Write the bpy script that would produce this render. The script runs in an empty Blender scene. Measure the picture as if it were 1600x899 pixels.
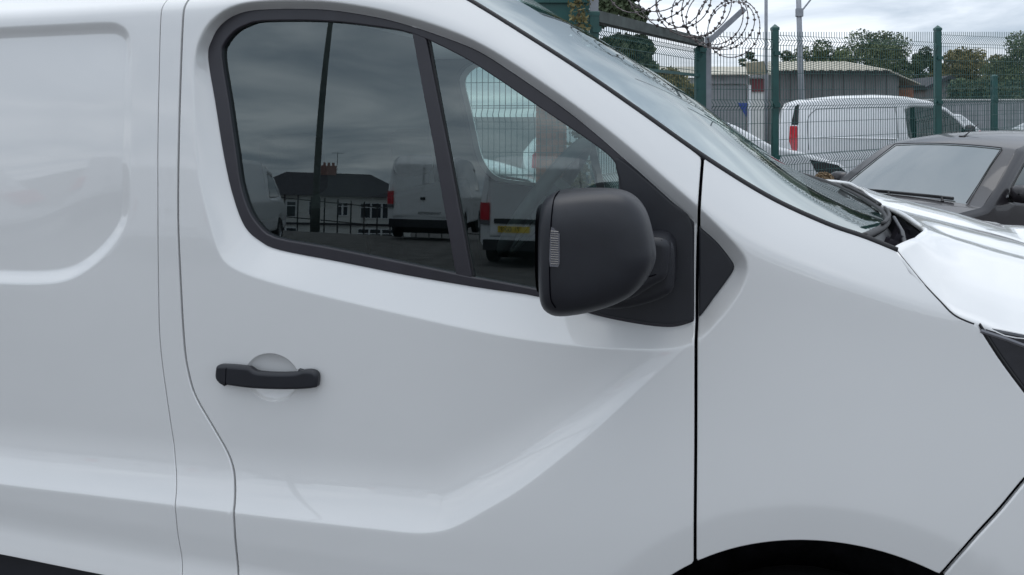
import bpy, math, random
import numpy as np
from mathutils import Vector, Matrix
from mathutils.kdtree import KDTree
from mathutils.geometry import delaunay_2d_cdt

R = math.radians
rng = np.random.default_rng(7)
random.seed(7)
scene = bpy.context.scene
COL = scene.collection

# ------------------------------------------------------------------ camera
F, CX, HY = 1330.0, 800.0, 180.0        # focal length, centre column and horizon row of the 1600 x 899 photograph
PHI, DIST, EYE = R(15.0), 1.66, 1.62    # yaw, distance to the van's flank, eye height
CAM = np.array([0.0, -DIST, EYE])
RIGHT = np.array([math.cos(PHI), math.sin(PHI), 0.0])
FWD = np.array([-math.sin(PHI), math.cos(PHI), 0.0])
cd = bpy.data.cameras.new('camera'); cam = bpy.data.objects.new('camera', cd); COL.objects.link(cam)
cam.location = CAM; cam.rotation_euler = (R(90), 0, PHI)
cd.sensor_width = 36.0; cd.lens = F / 1600 * 36.0
cd.shift_y = -(449.5 - HY) / 1600.0
cd.clip_start = 0.05; cd.clip_end = 1500
scene.camera = cam

# ------------------------------------------------------------------ sky, sun, exposure
SUN_EL, SUN_AZ = R(82), R(20)
world = bpy.data.worlds.new('World'); scene.world = world; world.use_nodes = True
nt = world.node_tree; nt.nodes.clear()
def N(t, **k):
    n = nt.nodes.new(t)
    for a, b in k.items(): setattr(n, a, b)
    return n
def L(a, b): nt.links.new(a, b)
out = N('ShaderNodeOutputWorld'); bg = N('ShaderNodeBackground')
sky = N('ShaderNodeTexSky', sky_type='NISHITA', sun_disc=False, sun_elevation=SUN_EL, sun_rotation=SUN_AZ)
tc = N('ShaderNodeTexCoord'); sep = N('ShaderNodeSeparateXYZ'); L(tc.outputs['Generated'], sep.inputs[0])
up = N('ShaderNodeMath', operation='ABSOLUTE'); L(sep.outputs['Z'], up.inputs[0])
den = N('ShaderNodeMath', operation='ADD'); den.inputs[1].default_value = 0.16; L(up.outputs[0], den.inputs[0])
dx = N('ShaderNodeMath', operation='DIVIDE'); L(sep.outputs['X'], dx.inputs[0]); L(den.outputs[0], dx.inputs[1])
dy = N('ShaderNodeMath', operation='DIVIDE'); L(sep.outputs['Y'], dy.inputs[0]); L(den.outputs[0], dy.inputs[1])
cmb = N('ShaderNodeCombineXYZ'); cmb.inputs[2].default_value = 4.0; L(dx.outputs[0], cmb.inputs[0]); L(dy.outputs[0], cmb.inputs[1])
noi = N('ShaderNodeTexNoise'); noi.inputs['Scale'].default_value = 1.15; noi.inputs['Detail'].default_value = 7
noi.inputs['Roughness'].default_value = 0.55; noi.inputs['Distortion'].default_value = 0.5
L(cmb.outputs[0], noi.inputs['Vector'])
ramp = N('ShaderNodeValToRGB'); L(noi.outputs['Fac'], ramp.inputs[0])
e = ramp.color_ramp.elements
e[0].position = 0.36; e[0].color = (0.43, 0.505, 0.60, 1)
e[1].position = 0.64; e[1].color = (0.93, 0.98, 1.05, 1)
m = ramp.color_ramp.elements.new(0.5); m.color = (0.655, 0.72, 0.805, 1)
# the overcast sky is brighter towards the zenith (CIE overcast distribution)
gr = N('ShaderNodeMath', operation='MULTIPLY_ADD'); L(up.outputs[0], gr.inputs[0]); gr.inputs[1].default_value = 0.38; gr.inputs[2].default_value = 1.06
cl = N('ShaderNodeVectorMath', operation='SCALE'); L(ramp.outputs[0], cl.inputs[0]); L(gr.outputs[0], cl.inputs['Scale'])
sk = N('ShaderNodeVectorMath', operation='SCALE'); L(sky.outputs[0], sk.inputs[0]); sk.inputs['Scale'].default_value = 0.08
mx = N('ShaderNodeMix', data_type='RGBA'); mx.inputs['Factor'].default_value = 0.9
L(sk.outputs[0], mx.inputs['A']); L(cl.outputs[0], mx.inputs['B'])
L(mx.outputs['Result'], bg.inputs['Color']); bg.inputs['Strength'].default_value = 1.0
L(bg.outputs[0], out.inputs[0])
sd = bpy.data.lights.new('sun', 'SUN'); sun = bpy.data.objects.new('sun', sd); COL.objects.link(sun)
sd.energy = 0.8; sd.angle = R(45); sd.color = (1.0, 0.97, 0.93)
sv = Vector((math.sin(SUN_AZ) * math.cos(SUN_EL), math.cos(SUN_AZ) * math.cos(SUN_EL), math.sin(SUN_EL)))
sun.rotation_euler = (-sv).to_track_quat('-Z', 'Y').to_euler()
scene.view_settings.view_transform = 'Standard'; scene.view_settings.look = 'None'
scene.view_settings.exposure = 0.24; scene.view_settings.gamma = 1.0; scene.view_settings.use_curve_mapping = False

# ------------------------------------------------------------------ materials
MATS = {}
def mat(name, col, rough=0.5, metal=0.0, coat=0.0, ior=1.5, var=0.0, vscale=6.0, bump=0.0, bscale=60.0, emit=None, spec=0.5, coat_rough=0.03, stretch=None):
    m = bpy.data.materials.new(name); m.use_nodes = True
    t = m.node_tree; b = t.nodes['Principled BSDF']
    b.inputs['Base Color'].default_value = (*col, 1); b.inputs['Roughness'].default_value = rough
    b.inputs['Metallic'].default_value = metal; b.inputs['IOR'].default_value = ior
    b.inputs['Coat Weight'].default_value = coat; b.inputs['Coat Roughness'].default_value = coat_rough
    b.inputs['Specular IOR Level'].default_value = spec
    c = t.nodes.new('ShaderNodeTexCoord'); src = c.outputs['Object']
    if stretch:
        mp = t.nodes.new('ShaderNodeMapping'); mp.inputs['Scale'].default_value = stretch
        t.links.new(src, mp.inputs['Vector']); src = mp.outputs[0]
    if var > 0:
        n = t.nodes.new('ShaderNodeTexNoise'); n.inputs['Scale'].default_value = vscale; n.inputs['Detail'].default_value = 5
        t.links.new(src, n.inputs['Vector'])
        r = t.nodes.new('ShaderNodeValToRGB')
        r.color_ramp.elements[0].position = 0.3; r.color_ramp.elements[1].position = 0.7
        r.color_ramp.elements[0].color = (*[max(0, x * (1 - var)) for x in col], 1)
        r.color_ramp.elements[1].color = (*[min(1, x * (1 + var)) for x in col], 1)
        t.links.new(n.outputs['Fac'], r.inputs[0]); t.links.new(r.outputs[0], b.inputs['Base Color'])
    if bump > 0:
        n2 = t.nodes.new('ShaderNodeTexNoise'); n2.inputs['Scale'].default_value = bscale; n2.inputs['Detail'].default_value = 3
        t.links.new(src, n2.inputs['Vector'])
        bp = t.nodes.new('ShaderNodeBump'); bp.inputs['Strength'].default_value = bump; bp.inputs['Distance'].default_value = 0.01
        t.links.new(n2.outputs['Fac'], bp.inputs['Height']); t.links.new(bp.outputs[0], b.inputs['Normal'])
    if emit:
        b.inputs['Emission Color'].default_value = (*emit[0], 1); b.inputs['Emission Strength'].default_value = emit[1]
    MATS[name] = m
    return m
def glass_mat(name, tint, ior, refl=(0.87, 0.985, 1.0)):
    m = bpy.data.materials.new(name); m.use_nodes = True; t = m.node_tree; t.nodes.clear()
    o = t.nodes.new('ShaderNodeOutputMaterial'); mix = t.nodes.new('ShaderNodeMixShader')
    fr = t.nodes.new('ShaderNodeFresnel'); fr.inputs['IOR'].default_value = ior
    ge = t.nodes.new('ShaderNodeNewGeometry')
    tr = t.nodes.new('ShaderNodeBsdfTransparent'); tr.inputs['Color'].default_value = (*tint, 1)
    gl = t.nodes.new('ShaderNodeBsdfGlossy'); gl.inputs['Roughness'].default_value = 0.004; gl.inputs['Color'].default_value = (*refl, 1)
    # fresnel of a thin sheet is the same from both sides
    mr = t.nodes.new('ShaderNodeMix'); mr.data_type = 'FLOAT'
    mr.inputs['A'].default_value = ior; mr.inputs['B'].default_value = 1.0 / ior
    t.links.new(ge.outputs['Backfacing'], mr.inputs['Factor'])
    inv = t.nodes.new('ShaderNodeMath'); inv.operation = 'MULTIPLY_ADD'; inv.inputs[1].default_value = 1.0; inv.inputs[2].default_value = 0.0
    t.links.new(mr.outputs['Result'], inv.inputs[0]); t.links.new(inv.outputs[0], fr.inputs['IOR'])
    t.links.new(fr.outputs[0], mix.inputs[0]); t.links.new(tr.outputs[0], mix.inputs[1]); t.links.new(gl.outputs[0], mix.inputs[2])
    t.links.new(mix.outputs[0], o.inputs[0]); MATS[name] = m
    return m
PAINT = mat('white_paint', (0.73, 0.73, 0.722), 0.42, coat=1.0, var=0.014, vscale=2.5, coat_rough=0.02, bump=0.10, bscale=5.0)
PAINT.node_tree.nodes['Principled BSDF'].inputs['Coat IOR'].default_value = 1.7
BLACKPL = mat('black_plastic', (0.012, 0.013, 0.018), 0.44, bump=0.05, bscale=900, var=0.12, vscale=30)
TRIM = mat('black_trim', (0.026, 0.024, 0.031), 0.36, var=0.1, vscale=20)
LINER = mat('arch_liner', (0.012, 0.012, 0.014), 0.8, spec=0.15, var=0.5, vscale=25, bump=0.5, bscale=60)
RUBBER = mat('rubber', (0.012, 0.012, 0.014), 0.6)
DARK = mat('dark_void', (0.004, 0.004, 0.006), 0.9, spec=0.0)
GLASS = glass_mat('cab_glass', (0.55, 0.66, 0.64), 2.1)
WSGLASS = glass_mat('windscreen_glass', (0.66, 0.78, 0.73), 14.0, (0.95, 1.0, 0.985))
WHEELPL = mat('wheel_plastic', (0.085, 0.09, 0.09), 0.5)  # colour lightened to carry the haze of reflections on the cab glass
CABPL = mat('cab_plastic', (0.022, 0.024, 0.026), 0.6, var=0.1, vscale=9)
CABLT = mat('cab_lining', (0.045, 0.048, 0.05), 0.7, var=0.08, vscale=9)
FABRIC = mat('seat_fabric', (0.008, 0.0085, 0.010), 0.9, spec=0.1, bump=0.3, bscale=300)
LENS = mat('clear_lens', (0.13, 0.13, 0.145), 0.12, coat=1)
LAMPDARK = mat('lamp_dark', (0.02, 0.021, 0.026), 0.08, coat=1, var=0.4, vscale=14)
CHROME = mat('chrome', (0.6, 0.62, 0.65), 0.18, metal=1)
TYRE = mat('tyre', (0.014, 0.014, 0.015), 0.85, bump=0.4, bscale=120)
RIM = mat('wheel_rim', (0.32, 0.33, 0.35), 0.35, metal=0.8)
FGREEN = mat('fence_green', (0.012, 0.075, 0.068), 0.42, var=0.15, vscale=8)
GALV = mat('galvanised', (0.27, 0.285, 0.31), 0.5, metal=0.35, var=0.12, vscale=12)
RAZOR = mat('razor_wire', (0.10, 0.085, 0.085), 0.5, metal=0.5, var=0.4, vscale=9)
RUSTG = mat('rusty_green', (0.07, 0.085, 0.08), 0.7, var=0.4, vscale=7)
DCAR = mat('dark_paint', (0.012, 0.010, 0.0125), 0.42, metal=0.0, coat=0.55, var=0.06, vscale=3)
CGLASS = mat('car_glass', (0.010, 0.026, 0.024), 0.03, ior=1.6, coat=1.0)
CWIND = mat('car_windscreen', (0.075, 0.09, 0.082), 0.03, ior=2.9, coat=1.0)
REDL = mat('red_lens', (0.50, 0.015, 0.03), 0.15, coat=1)
BLUECAR = mat('blue_paint', (0.02, 0.045, 0.13), 0.3, coat=1)
SILVER = mat('silver_paint', (0.42, 0.43, 0.45), 0.35, metal=0.3, coat=1)
WHITE2 = mat('far_white_paint', (0.78, 0.79, 0.81), 0.38, coat=0.8, var=0.02, vscale=2)
YELLOW = mat('plate_yellow', (0.72, 0.50, 0.03), 0.5)
INK = mat('plate_ink', (0.01, 0.01, 0.012), 0.6)
ASPHALT = mat('asphalt', (0.105, 0.10, 0.097), 0.9, var=0.3, vscale=3, bump=0.4, bscale=90)
BRICK = mat('brick', (0.42, 0.17, 0.105), 0.85, var=0.3, vscale=7, bump=0.3, bscale=80)
MORTAR = mat('mortar', (0.30, 0.27, 0.24), 0.9)
RENDERW = mat('render_white', (0.66, 0.66, 0.64), 0.85, var=0.06, vscale=1.2)
CLAD = mat('grey_cladding', (0.20, 0.195, 0.20), 0.7, var=0.18, vscale=1.3)
DOORG = mat('shutter_grey', (0.25, 0.26, 0.27), 0.6, var=0.08, vscale=2)
BLOCK = mat('block_grey', (0.31, 0.315, 0.33), 0.85, var=0.15, vscale=4)
BEIGE = mat('beige_roof', (0.48, 0.455, 0.38), 0.7, var=0.12, vscale=1.5)
SIGNR = mat('sign_maroon', (0.17, 0.03, 0.04), 0.5)
SIGNB = mat('sign_blue', (0.03, 0.06, 0.28), 0.5)
TAN = mat('tan_housing', (0.30, 0.27, 0.19), 0.6, var=0.2, vscale=10)
SLATE = mat('roof_slate', (0.035, 0.036, 0.045), 0.8, var=0.2, vscale=2)
UPVC = mat('window_white', (0.75, 0.76, 0.78), 0.5)
PANE = mat('house_pane', (0.03, 0.04, 0.05), 0.05, coat=1)
PINKBR = mat('house_brick', (0.30, 0.17, 0.15), 0.85, var=0.15, vscale=3)
BLACKM = mat('black_iron', (0.012, 0.012, 0.014), 0.5)
BARK = mat('bark', (0.07, 0.055, 0.04), 0.9, var=0.3, vscale=6)
def leaf(name, c): return mat(name, c, 0.75, var=0.45, vscale=1.1)
LEAF1 = leaf('leaf_green', (0.105, 0.13, 0.058)); LEAF2 = leaf('leaf_olive', (0.18, 0.155, 0.062)); LEAF3 = leaf('leaf_dark', (0.068, 0.092, 0.046))
DRY = leaf('dry_leaf', (0.24, 0.17, 0.10))
# ------------------------------------------------------------------ generic builders
def tag(o, label, cat, group=None, kind=None):
    if label: o['label'] = label
    if cat: o['category'] = cat
    if group: o['group'] = group
    if kind: o['kind'] = kind
    return o
def mesh_obj(name, V, Fc, m, parent=None, smooth=False, normals=None):
    if normals is None and len(Fc):
        used = sorted({int(i) for q in Fc for i in q})
        if len(used) < len(V): mp_ = {u: k for k, u in enumerate(used)}; V = [V[u] for u in used]; Fc = [tuple(mp_[int(i)] for i in q) for q in Fc]
    me = bpy.data.meshes.new(name); me.from_pydata([tuple(map(float, v)) for v in V], [], [tuple(map(int, f)) for f in Fc]); me.update()
    if smooth: me.polygons.foreach_set('use_smooth', [True] * len(me.polygons))
    if normals is not None: me.normals_split_custom_set_from_vertices([tuple(map(float, n)) for n in normals])
    o = bpy.data.objects.new(name, me); COL.objects.link(o)
    if m: me.materials.append(m)
    if parent: o.parent = parent
    return o
def empty(name, loc=(0, 0, 0), rz=0.0, label=None, cat=None, group=None, rot=None):
    o = bpy.data.objects.new(name, None); COL.objects.link(o); o.location = loc
    o.rotation_euler = rot if rot else (0, 0, rz)
    return tag(o, label, cat, group)
class MB:
    """collects simple shapes into one mesh"""
    def __init__(s): s.v = []; s.f = []
    def add(s, v, f):
        b = len(s.v); s.v += [tuple(x) for x in v]; s.f += [tuple(b + i for i in q) for q in f]; return s
    def box(s, lo, hi, M=None):
        x0, y0, z0 = lo; x1, y1, z1 = hi
        v = [(x0,y0,z0),(x1,y0,z0),(x1,y1,z0),(x0,y1,z0),(x0,y0,z1),(x1,y0,z1),(x1,y1,z1),(x0,y1,z1)]
        if M is not None: v = [tuple(M @ Vector(p)) for p in v]
        return s.add(v, [(0,3,2,1),(4,5,6,7),(0,1,5,4),(1,2,6,5),(2,3,7,6),(3,0,4,7)])
    def bar(s, a, b, w, h=None, upv=(0, 0, 1)):
        a = np.array(a, float); b = np.array(b, float); h = h or w
        d = b - a; ln = np.linalg.norm(d); d /= ln
        u = np.cross(d, upv); 
        if np.linalg.norm(u) < 1e-6: u = np.cross(d, (1, 0, 0))
        u /= np.linalg.norm(u); n = np.cross(u, d)
        v = [p + u * sx * w / 2 + n * sz * h / 2 for p in (a, b) for sx, sz in ((-1,-1),(1,-1),(1,1),(-1,1))]
        return s.add(v, [(0,1,2,3),(7,6,5,4),(0,4,5,1),(1,5,6,2),(2,6,7,3),(3,7,4,0)])
    def tube(s, pts, r, n=6, cap=True):
        P = np.array(pts, float); k = len(P); rr = np.broadcast_to(np.array(r, float), (k,))
        T = np.gradient(P, axis=0); T /= np.linalg.norm(T, axis=1)[:, None] + 1e-12
        u = np.cross(T[0], (0, 0, 1.0)); 
        if np.linalg.norm(u) < 1e-3: u = np.cross(T[0], (1.0, 0, 0))
        u /= np.linalg.norm(u); v = []; f = []
        for i in range(k):
            u = u - T[i] * np.dot(u, T[i]); u /= np.linalg.norm(u); w = np.cross(T[i], u)
            for j in range(n):
                a = 2 * math.pi * j / n; v.append(P[i] + rr[i] * (math.cos(a) * u + math.sin(a) * w))
        for i in range(k - 1):
            for j in range(n):
                f.append((i*n+j, i*n+(j+1) % n, (i+1)*n+(j+1) % n, (i+1)*n+j))
        if cap: f.append(tuple(range(n))[::-1]); f.append(tuple((k-1)*n + j for j in range(n)))
        return s.add(v, f)
    def prism(s, poly, y0, y1):
        n = len(poly); v = [(x, y0, z) for x, z in poly] + [(x, y1, z) for x, z in poly]
        return s.add(v, [tuple(range(n)), tuple(range(2*n-1, n-1, -1))] + [(i, n+i, n+(i+1) % n, (i+1) % n) for i in range(n)])
    def build(s, name, m, parent=None, smooth=False):
        return mesh_obj(name, s.v, s.f, m, parent, smooth)
def ray(px, py):
    return RIGHT * ((px - CX) / F) + FWD + np.array([0, 0, (HY - py) / F])
def at(px, py, depth):      # a point of the place from its column, row and distance in the photograph
    return CAM + ray(px, py) * depth
def cr(pts, n=6, closed=False):
    P = np.array(pts, float); k = len(P); res = []
    idx = (lambda i: P[i % k]) if closed else (lambda i: P[min(max(i, 0), k-1)])
    for i in range(k if closed else k - 1):
        p0, p1, p2, p3 = idx(i-1), idx(i), idx(i+1), idx(i+2)
        for j in range(n):
            t = j / n
            res.append(0.5 * ((2*p1) + (-p0+p2)*t + (2*p0-5*p1+4*p2-p3)*t*t + (-p0+3*p1-3*p2+p3)*t**3))
    if not closed: res.append(P[-1])
    return np.array(res)
def resample(P, step, closed=False):
    P = np.array(P, float)
    if closed: P = np.vstack([P, P[:1]])
    s = np.concatenate([[0], np.cumsum(np.linalg.norm(np.diff(P, axis=0), axis=1))])
    n = max(2, int(round(s[-1] / step))); q = np.linspace(0, s[-1], n + 1)
    out = np.stack([np.interp(q, s, P[:, i]) for i in range(P.shape[1])], 1)
    return out[:-1] if closed else out
def pl_dist(P, line, closed=False):
    """distance to a polyline, and the sign (+ on its left)"""
    A = np.array(line, float)
    if closed: A = np.vstack([A, A[:1]])
    B = A[1:]; A = A[:-1]; d = B - A; l2 = (d**2).sum(1) + 1e-18
    best = np.full(len(P), 1e9); sg = np.zeros(len(P))
    ax, az, ex, ez = A[:, 0][None], A[:, 1][None], d[:, 0][None], d[:, 1][None]
    for c in range(0, len(P), 2000):
        wx = P[c:c+2000, 0:1] - ax; wz = P[c:c+2000, 1:2] - az
        t = (wx * ex + wz * ez) / l2; np.clip(t, 0, 1, out=t)
        rx = wx - t * ex; rz = wz - t * ez; dd = rx * rx + rz * rz; i = dd.argmin(1); k = np.arange(len(dd))
        best[c:c+2000] = np.sqrt(dd[k, i])
        sg[c:c+2000] = np.sign(d[i, 0] * wz[k, i] - d[i, 1] * wx[k, i])
    return best, sg
def inside(P, poly):
    A = np.array(poly, float); B = np.roll(A, -1, 0); res = np.zeros(len(P), bool); X, Z = P[:, 0], P[:, 1]
    o = np.argsort(Z, kind='stable'); Zs = Z[o]
    lo_ = np.searchsorted(Zs, np.minimum(A[:, 1], B[:, 1]), 'left'); hi_ = np.searchsorted(Zs, np.maximum(A[:, 1], B[:, 1]), 'left')
    for a, b, i, j in zip(A, B, lo_, hi_):
        if j > i:
            q = o[i:j]; xx = (b[0]-a[0]) * (Z[q]-a[1]) / (b[1]-a[1]) + a[0]; res[q] ^= X[q] < xx
    return res
def area2(P): return 0.5 * np.sum(P[:, 0] * np.roll(P[:, 1], -1) - np.roll(P[:, 0], -1) * P[:, 1])
def offset_poly(P, d):      # d > 0 grows
    P = np.array(P, float); t = np.roll(P, -1, 0) - np.roll(P, 1, 0); t /= np.linalg.norm(t, axis=1)[:, None] + 1e-12
    n = np.stack([t[:, 1], -t[:, 0]], 1) * (1 if area2(P) > 0 else -1)
    return P + n * d
def loop_dist(P, loops, near=0.03):
    """distance to the outlines: exact close by, to the nearest outline point farther off"""
    B = np.vstack(loops); kd = KDTree(len(B))
    for i, b in enumerate(B): kd.insert((b[0], b[1], 0.0), i)
    kd.balance(); d = np.array([kd.find((p[0], p[1], 0.0))[2] for p in P])
    step = max(np.linalg.norm(lp - np.roll(lp, -1, 0), axis=1).max() for lp in loops)
    m_ = d < near + step
    if m_.any(): d[m_] = np.min([pl_dist(P[m_], lp, True)[0] for lp in loops], axis=0)
    return d
def sheet(name, outer, surf, m, parent=None, holes=(), step=0.02, bstep=0.008, roll=0.004, flange=0.014, rows=(), side=1.0):
    """a pressed panel: the outline (x, z) filled with a fine mesh laid on y = surf(x, z), its edge rolled in and flanged.
    side = +1: seen from -y, -1: seen from +y"""
    loops = [resample(outer, bstep, True)] + [resample(h, bstep, True) for h in holes]
    loops = [lp if (area2(lp) > 0) == (i == 0) else lp[::-1] for i, lp in enumerate(loops)]
    bpts = np.vstack(loops); lo = loops[0].min(0); hi = loops[0].max(0)
    gx, gz = np.meshgrid(np.arange(lo[0], hi[0], step), np.arange(lo[1], hi[1], step * 0.92))
    gx[::2] += step / 2
    cand = [np.stack([gx.ravel(), gz.ravel()], 1)]
    ring = []
    for lp in loops:
        t = np.roll(lp, -1, 0) - np.roll(lp, 1, 0); t /= np.linalg.norm(t, axis=1)[:, None] + 1e-12
        nn = np.stack([-t[:, 1], t[:, 0]], 1)
        for fr in (0.3, 1.0): ring.append(lp + nn * roll * fr)
    def keep(P, dmin):
        ok = inside(P, loops[0])
        for h in loops[1:]: ok &= ~inside(P, h)
        P = P[ok]
        if not len(P): return P
        d = loop_dist(P, loops, roll)
        return P[d > dmin]
    dmin = max(roll * 1.5, bstep * 0.6); rg = keep(np.vstack(ring), roll * 0.28)
    redges = []; rpts = []; nr = len(bpts) + len(rg)
    for r_ in rows:                                    # feature lines stay as mesh edges
        r_ = np.array(r_); ok = (r_[:, 0] > lo[0]) & (r_[:, 0] < hi[0]) & (r_[:, 1] > lo[1]) & (r_[:, 1] < hi[1])
        if not ok.any(): continue
        idx = np.where(ok)[0]; q = r_[idx]; g_ = inside(q, loops[0])
        for h in loops[1:]: g_ &= ~inside(q, h)
        idx = idx[g_]; q = q[g_]
        if not len(q): continue
        d = loop_dist(q, loops, roll); idx = idx[d > dmin]
        base = nr + sum(map(len, rpts)); rpts.append(r_[idx])
        redges += [(base + k_, base + k_ + 1) for k_ in range(len(idx) - 1) if idx[k_ + 1] == idx[k_] + 1]
    inner = keep(cand[0], dmin)
    if rpts and len(inner):                            # thin out the grid along the feature lines
        RP = np.vstack(rpts); gset = {(int(a / 0.007), int(b / 0.007)) for a, b in RP}
        inner = np.array([p for p in inner if (int(p[0] / 0.007), int(p[1] / 0.007)) not in gset])
    pts = np.vstack([bpts, rg] + rpts + ([inner] if len(inner) else []))
    edges = list(redges); b = 0
    for lp in loops:
        n = len(lp); edges += [(b + i, b + (i + 1) % n) for i in range(n)]; b += n
    vo, _, fo, ov, _, _ = delaunay_2d_cdt([Vector(map(float, p)) for p in pts], edges, [], 0, 1e-6)
    P = np.array([(v.x, v.y) for v in vo]); T = np.array([f for f in fo])
    c = P[T].mean(1); ok = inside(c, loops[0])
    for h in loops[1:]: ok &= ~inside(c, h)
    T = T[ok]
    d = loop_dist(P, loops, roll)
    k = np.clip(1 - d / max(roll, 1e-6), 0, 1)
    y = surf(P[:, 0], P[:, 1]) + side * roll * (1 - np.sqrt(np.clip(1 - k**2, 0, 1)))
    h = 0.0012
    sx = (surf(P[:, 0] + h, P[:, 1]) - surf(P[:, 0] - h, P[:, 1])) / (2*h)
    sz = (surf(P[:, 0], P[:, 1] + h) - surf(P[:, 0], P[:, 1] - h)) / (2*h)
    Nn = np.stack([sx, -np.ones(len(P)), sz], 1) * side
    Nn /= np.linalg.norm(Nn, axis=1)[:, None]
    # roll of the edge: lean the normals outwards
    near = np.where(d < roll * 0.999)[0]
    for i in near:
        bi = np.argmin(((bpts - P[i])**2).sum(1)); bb = 0
        for lp in loops:
            if bi < bb + len(lp): break
            bb += len(lp)
        q = bi - bb; t = lp[(q + 1) % len(lp)] - lp[q - 1]; t /= np.linalg.norm(t) + 1e-12
        Nn[i] += np.array([t[1], 0, -t[0]]) * 1.1 * k[i]; Nn[i] /= np.linalg.norm(Nn[i])
    V = [(P[i, 0], y[i], P[i, 1]) for i in range(len(P))]
    a = P[T]; ar = (a[:, 1, 0]-a[:, 0, 0])*(a[:, 2, 1]-a[:, 0, 1]) - (a[:, 1, 1]-a[:, 0, 1])*(a[:, 2, 0]-a[:, 0, 0])
    T = np.where((ar > 0)[:, None], T, T[:, ::-1])
    Fc = [tuple(t) for t in (T if side > 0 else T[:, ::-1])]
    NL = list(map(tuple, Nn))
    if flange:
        tree = {}
        for lp in loops:
            yb = surf(lp[:, 0], lp[:, 1]) + side * roll; n = len(lp); b = len(V)
            t = np.roll(lp, -1, 0) - np.roll(lp, 1, 0); t /= np.linalg.norm(t, axis=1)[:, None] + 1e-12
            for off in (0, flange):
                V += [(lp[i, 0], yb[i] + side * off, lp[i, 1]) for i in range(n)]
                NL += [(t[i, 1], 0, -t[i, 0]) for i in range(n)]
            for i in range(n):
                j = (i + 1) % n; q = (b + i, b + n + i, b + n + j, b + j)
                Fc.append(q if side > 0 else q[::-1])
    return mesh_obj(name, V, Fc, m, parent, True, NL)
def sstep(t): t = np.clip(t, 0, 1); return t*t*(3-2*t)
def splus(d, w): return 0.5 * (d + np.sqrt(d*d + w*w))     # soft positive part

# ------------------------------------------------------------------ the ground
def ground_z(x, y):
    """the yard is level, falls away to the street behind, and rises a little past the fence"""
    x = np.asarray(x, float); y = np.asarray(y, float)
    back = sstep((-y - 14) / 38) * -5.4
    c = (x - CAM[0]) * RIGHT[0] + (y - CAM[1]) * RIGHT[1]
    front = sstep((y - 6) / 10) * 0.10 + sstep((c - 3) / 10) * sstep((y - 5) / 6) * 0.14
    return back + front
g = np.concatenate([-np.geomspace(600, 3, 46), np.linspace(-2.5, 2.5, 5), np.geomspace(3, 600, 46)])
GXm, GYm = np.meshgrid(g, g); GZm = ground_z(GXm, GYm); n = len(g)
ground = mesh_obj('ground', np.stack([GXm.ravel(), GYm.ravel(), GZm.ravel()], 1),
    [(j*n+i, j*n+i+1, (j+1)*n+i+1, (j+1)*n+i) for j in range(n-1) for i in range(n-1)], ASPHALT, smooth=True)
ground['kind'] = 'structure'
# ------------------------------------------------------------------ the white van: its flank as one surface y = S(x, z)
def S0(X, Z):
    X = np.asarray(X, float); Z = np.asarray(Z, float)
    y = 0.060 * np.maximum(Z - 1.075, 0)**2 + 0.022 * (X + 0.5)**2 * (X < 3)
    y = np.where(X < -1.6, 0.060 * np.maximum(Z - 1.075, 0)**2 + 0.022 * 1.21 + 0.0484 * np.minimum(-1.6 - X, 0.4) * (1 - np.clip((-1.6 - X) / 0.8, 0, 0.5)), y)
    return y + 0.20 * np.maximum(X - 0.02, 0)**2
def unp(pts, off=0.0, surf=S0, n=7):
    """columns and rows of the photograph -> (x, z) on the flank"""
    P = np.array(pts, float); d = np.array([ray(a, b) for a, b in P])
    y = np.zeros(len(P)); 
    for _ in range(n):
        t = (y - CAM[1]) / d[:, 1]; X = CAM[0] + t * d[:, 0]; Z = CAM[2] + t * d[:, 2]
        y = surf(X, Z) + off
    return np.stack([X, Z], 1)
def plane(pts, y0): return unp(pts, y0, surf=lambda X, Z: np.zeros(np.shape(X)), n=2)

px_win = [(326,90),(332,62),(346,39),(372,22),(412,15),(504,15),(582,26),(635,39),(690,57),(745,79),(797,111),(876,166),(929,208),(968,242),(1007,276),(1085,347),(1120,378),
          (1143,407),(1147,418),(1140,432),(1115,466),(1092,496),(1073,506),(1045,511),(996,506),(925,491),(847,465),(745,449),(635,430),(530,409),(438,391),(407,377),(383,354),(365,307),(351,246),(337,160)]
px_band = [(303,95),(315,55),(335,28),(365,9),(412,1),(504,2),(582,13),(635,26),(690,43),(745,66),(800,98),(880,152),(940,196),(985,232),(1040,280),(1092,325),(1132,364),(1160,395),
           (1168,417),(1163,440),(1148,468),(1120,502),(1092,528),(1060,541),(1000,545),(900,540),(780,524),(640,494),(520,466),(420,440),(367,420),(344,398),(328,351),(312,280),(306,220),(303,150)]
px_crease = [(650,833),(690,830),(722,818),(760,797),(810,764),(870,720),(935,667),(1000,608),(1050,562),(1088,525),(1130,480),(1190,420)]
px_should = [(480,-6),(600,7),(700,42),(800,95),(900,168),(1000,246),(1080,314),(1150,366),(1220,402),(1330,444),(1460,482),(1600,502)]
px_recess = [(-60,49),(0,45),(100,40),(168,37),(188,40),(201,50),(207,68),(208,110),(207,200),(205,290),(204,325),(198,350),(184,375),(160,402),(130,425),(100,437),(60,441),(0,440),(-60,438)]

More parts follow.
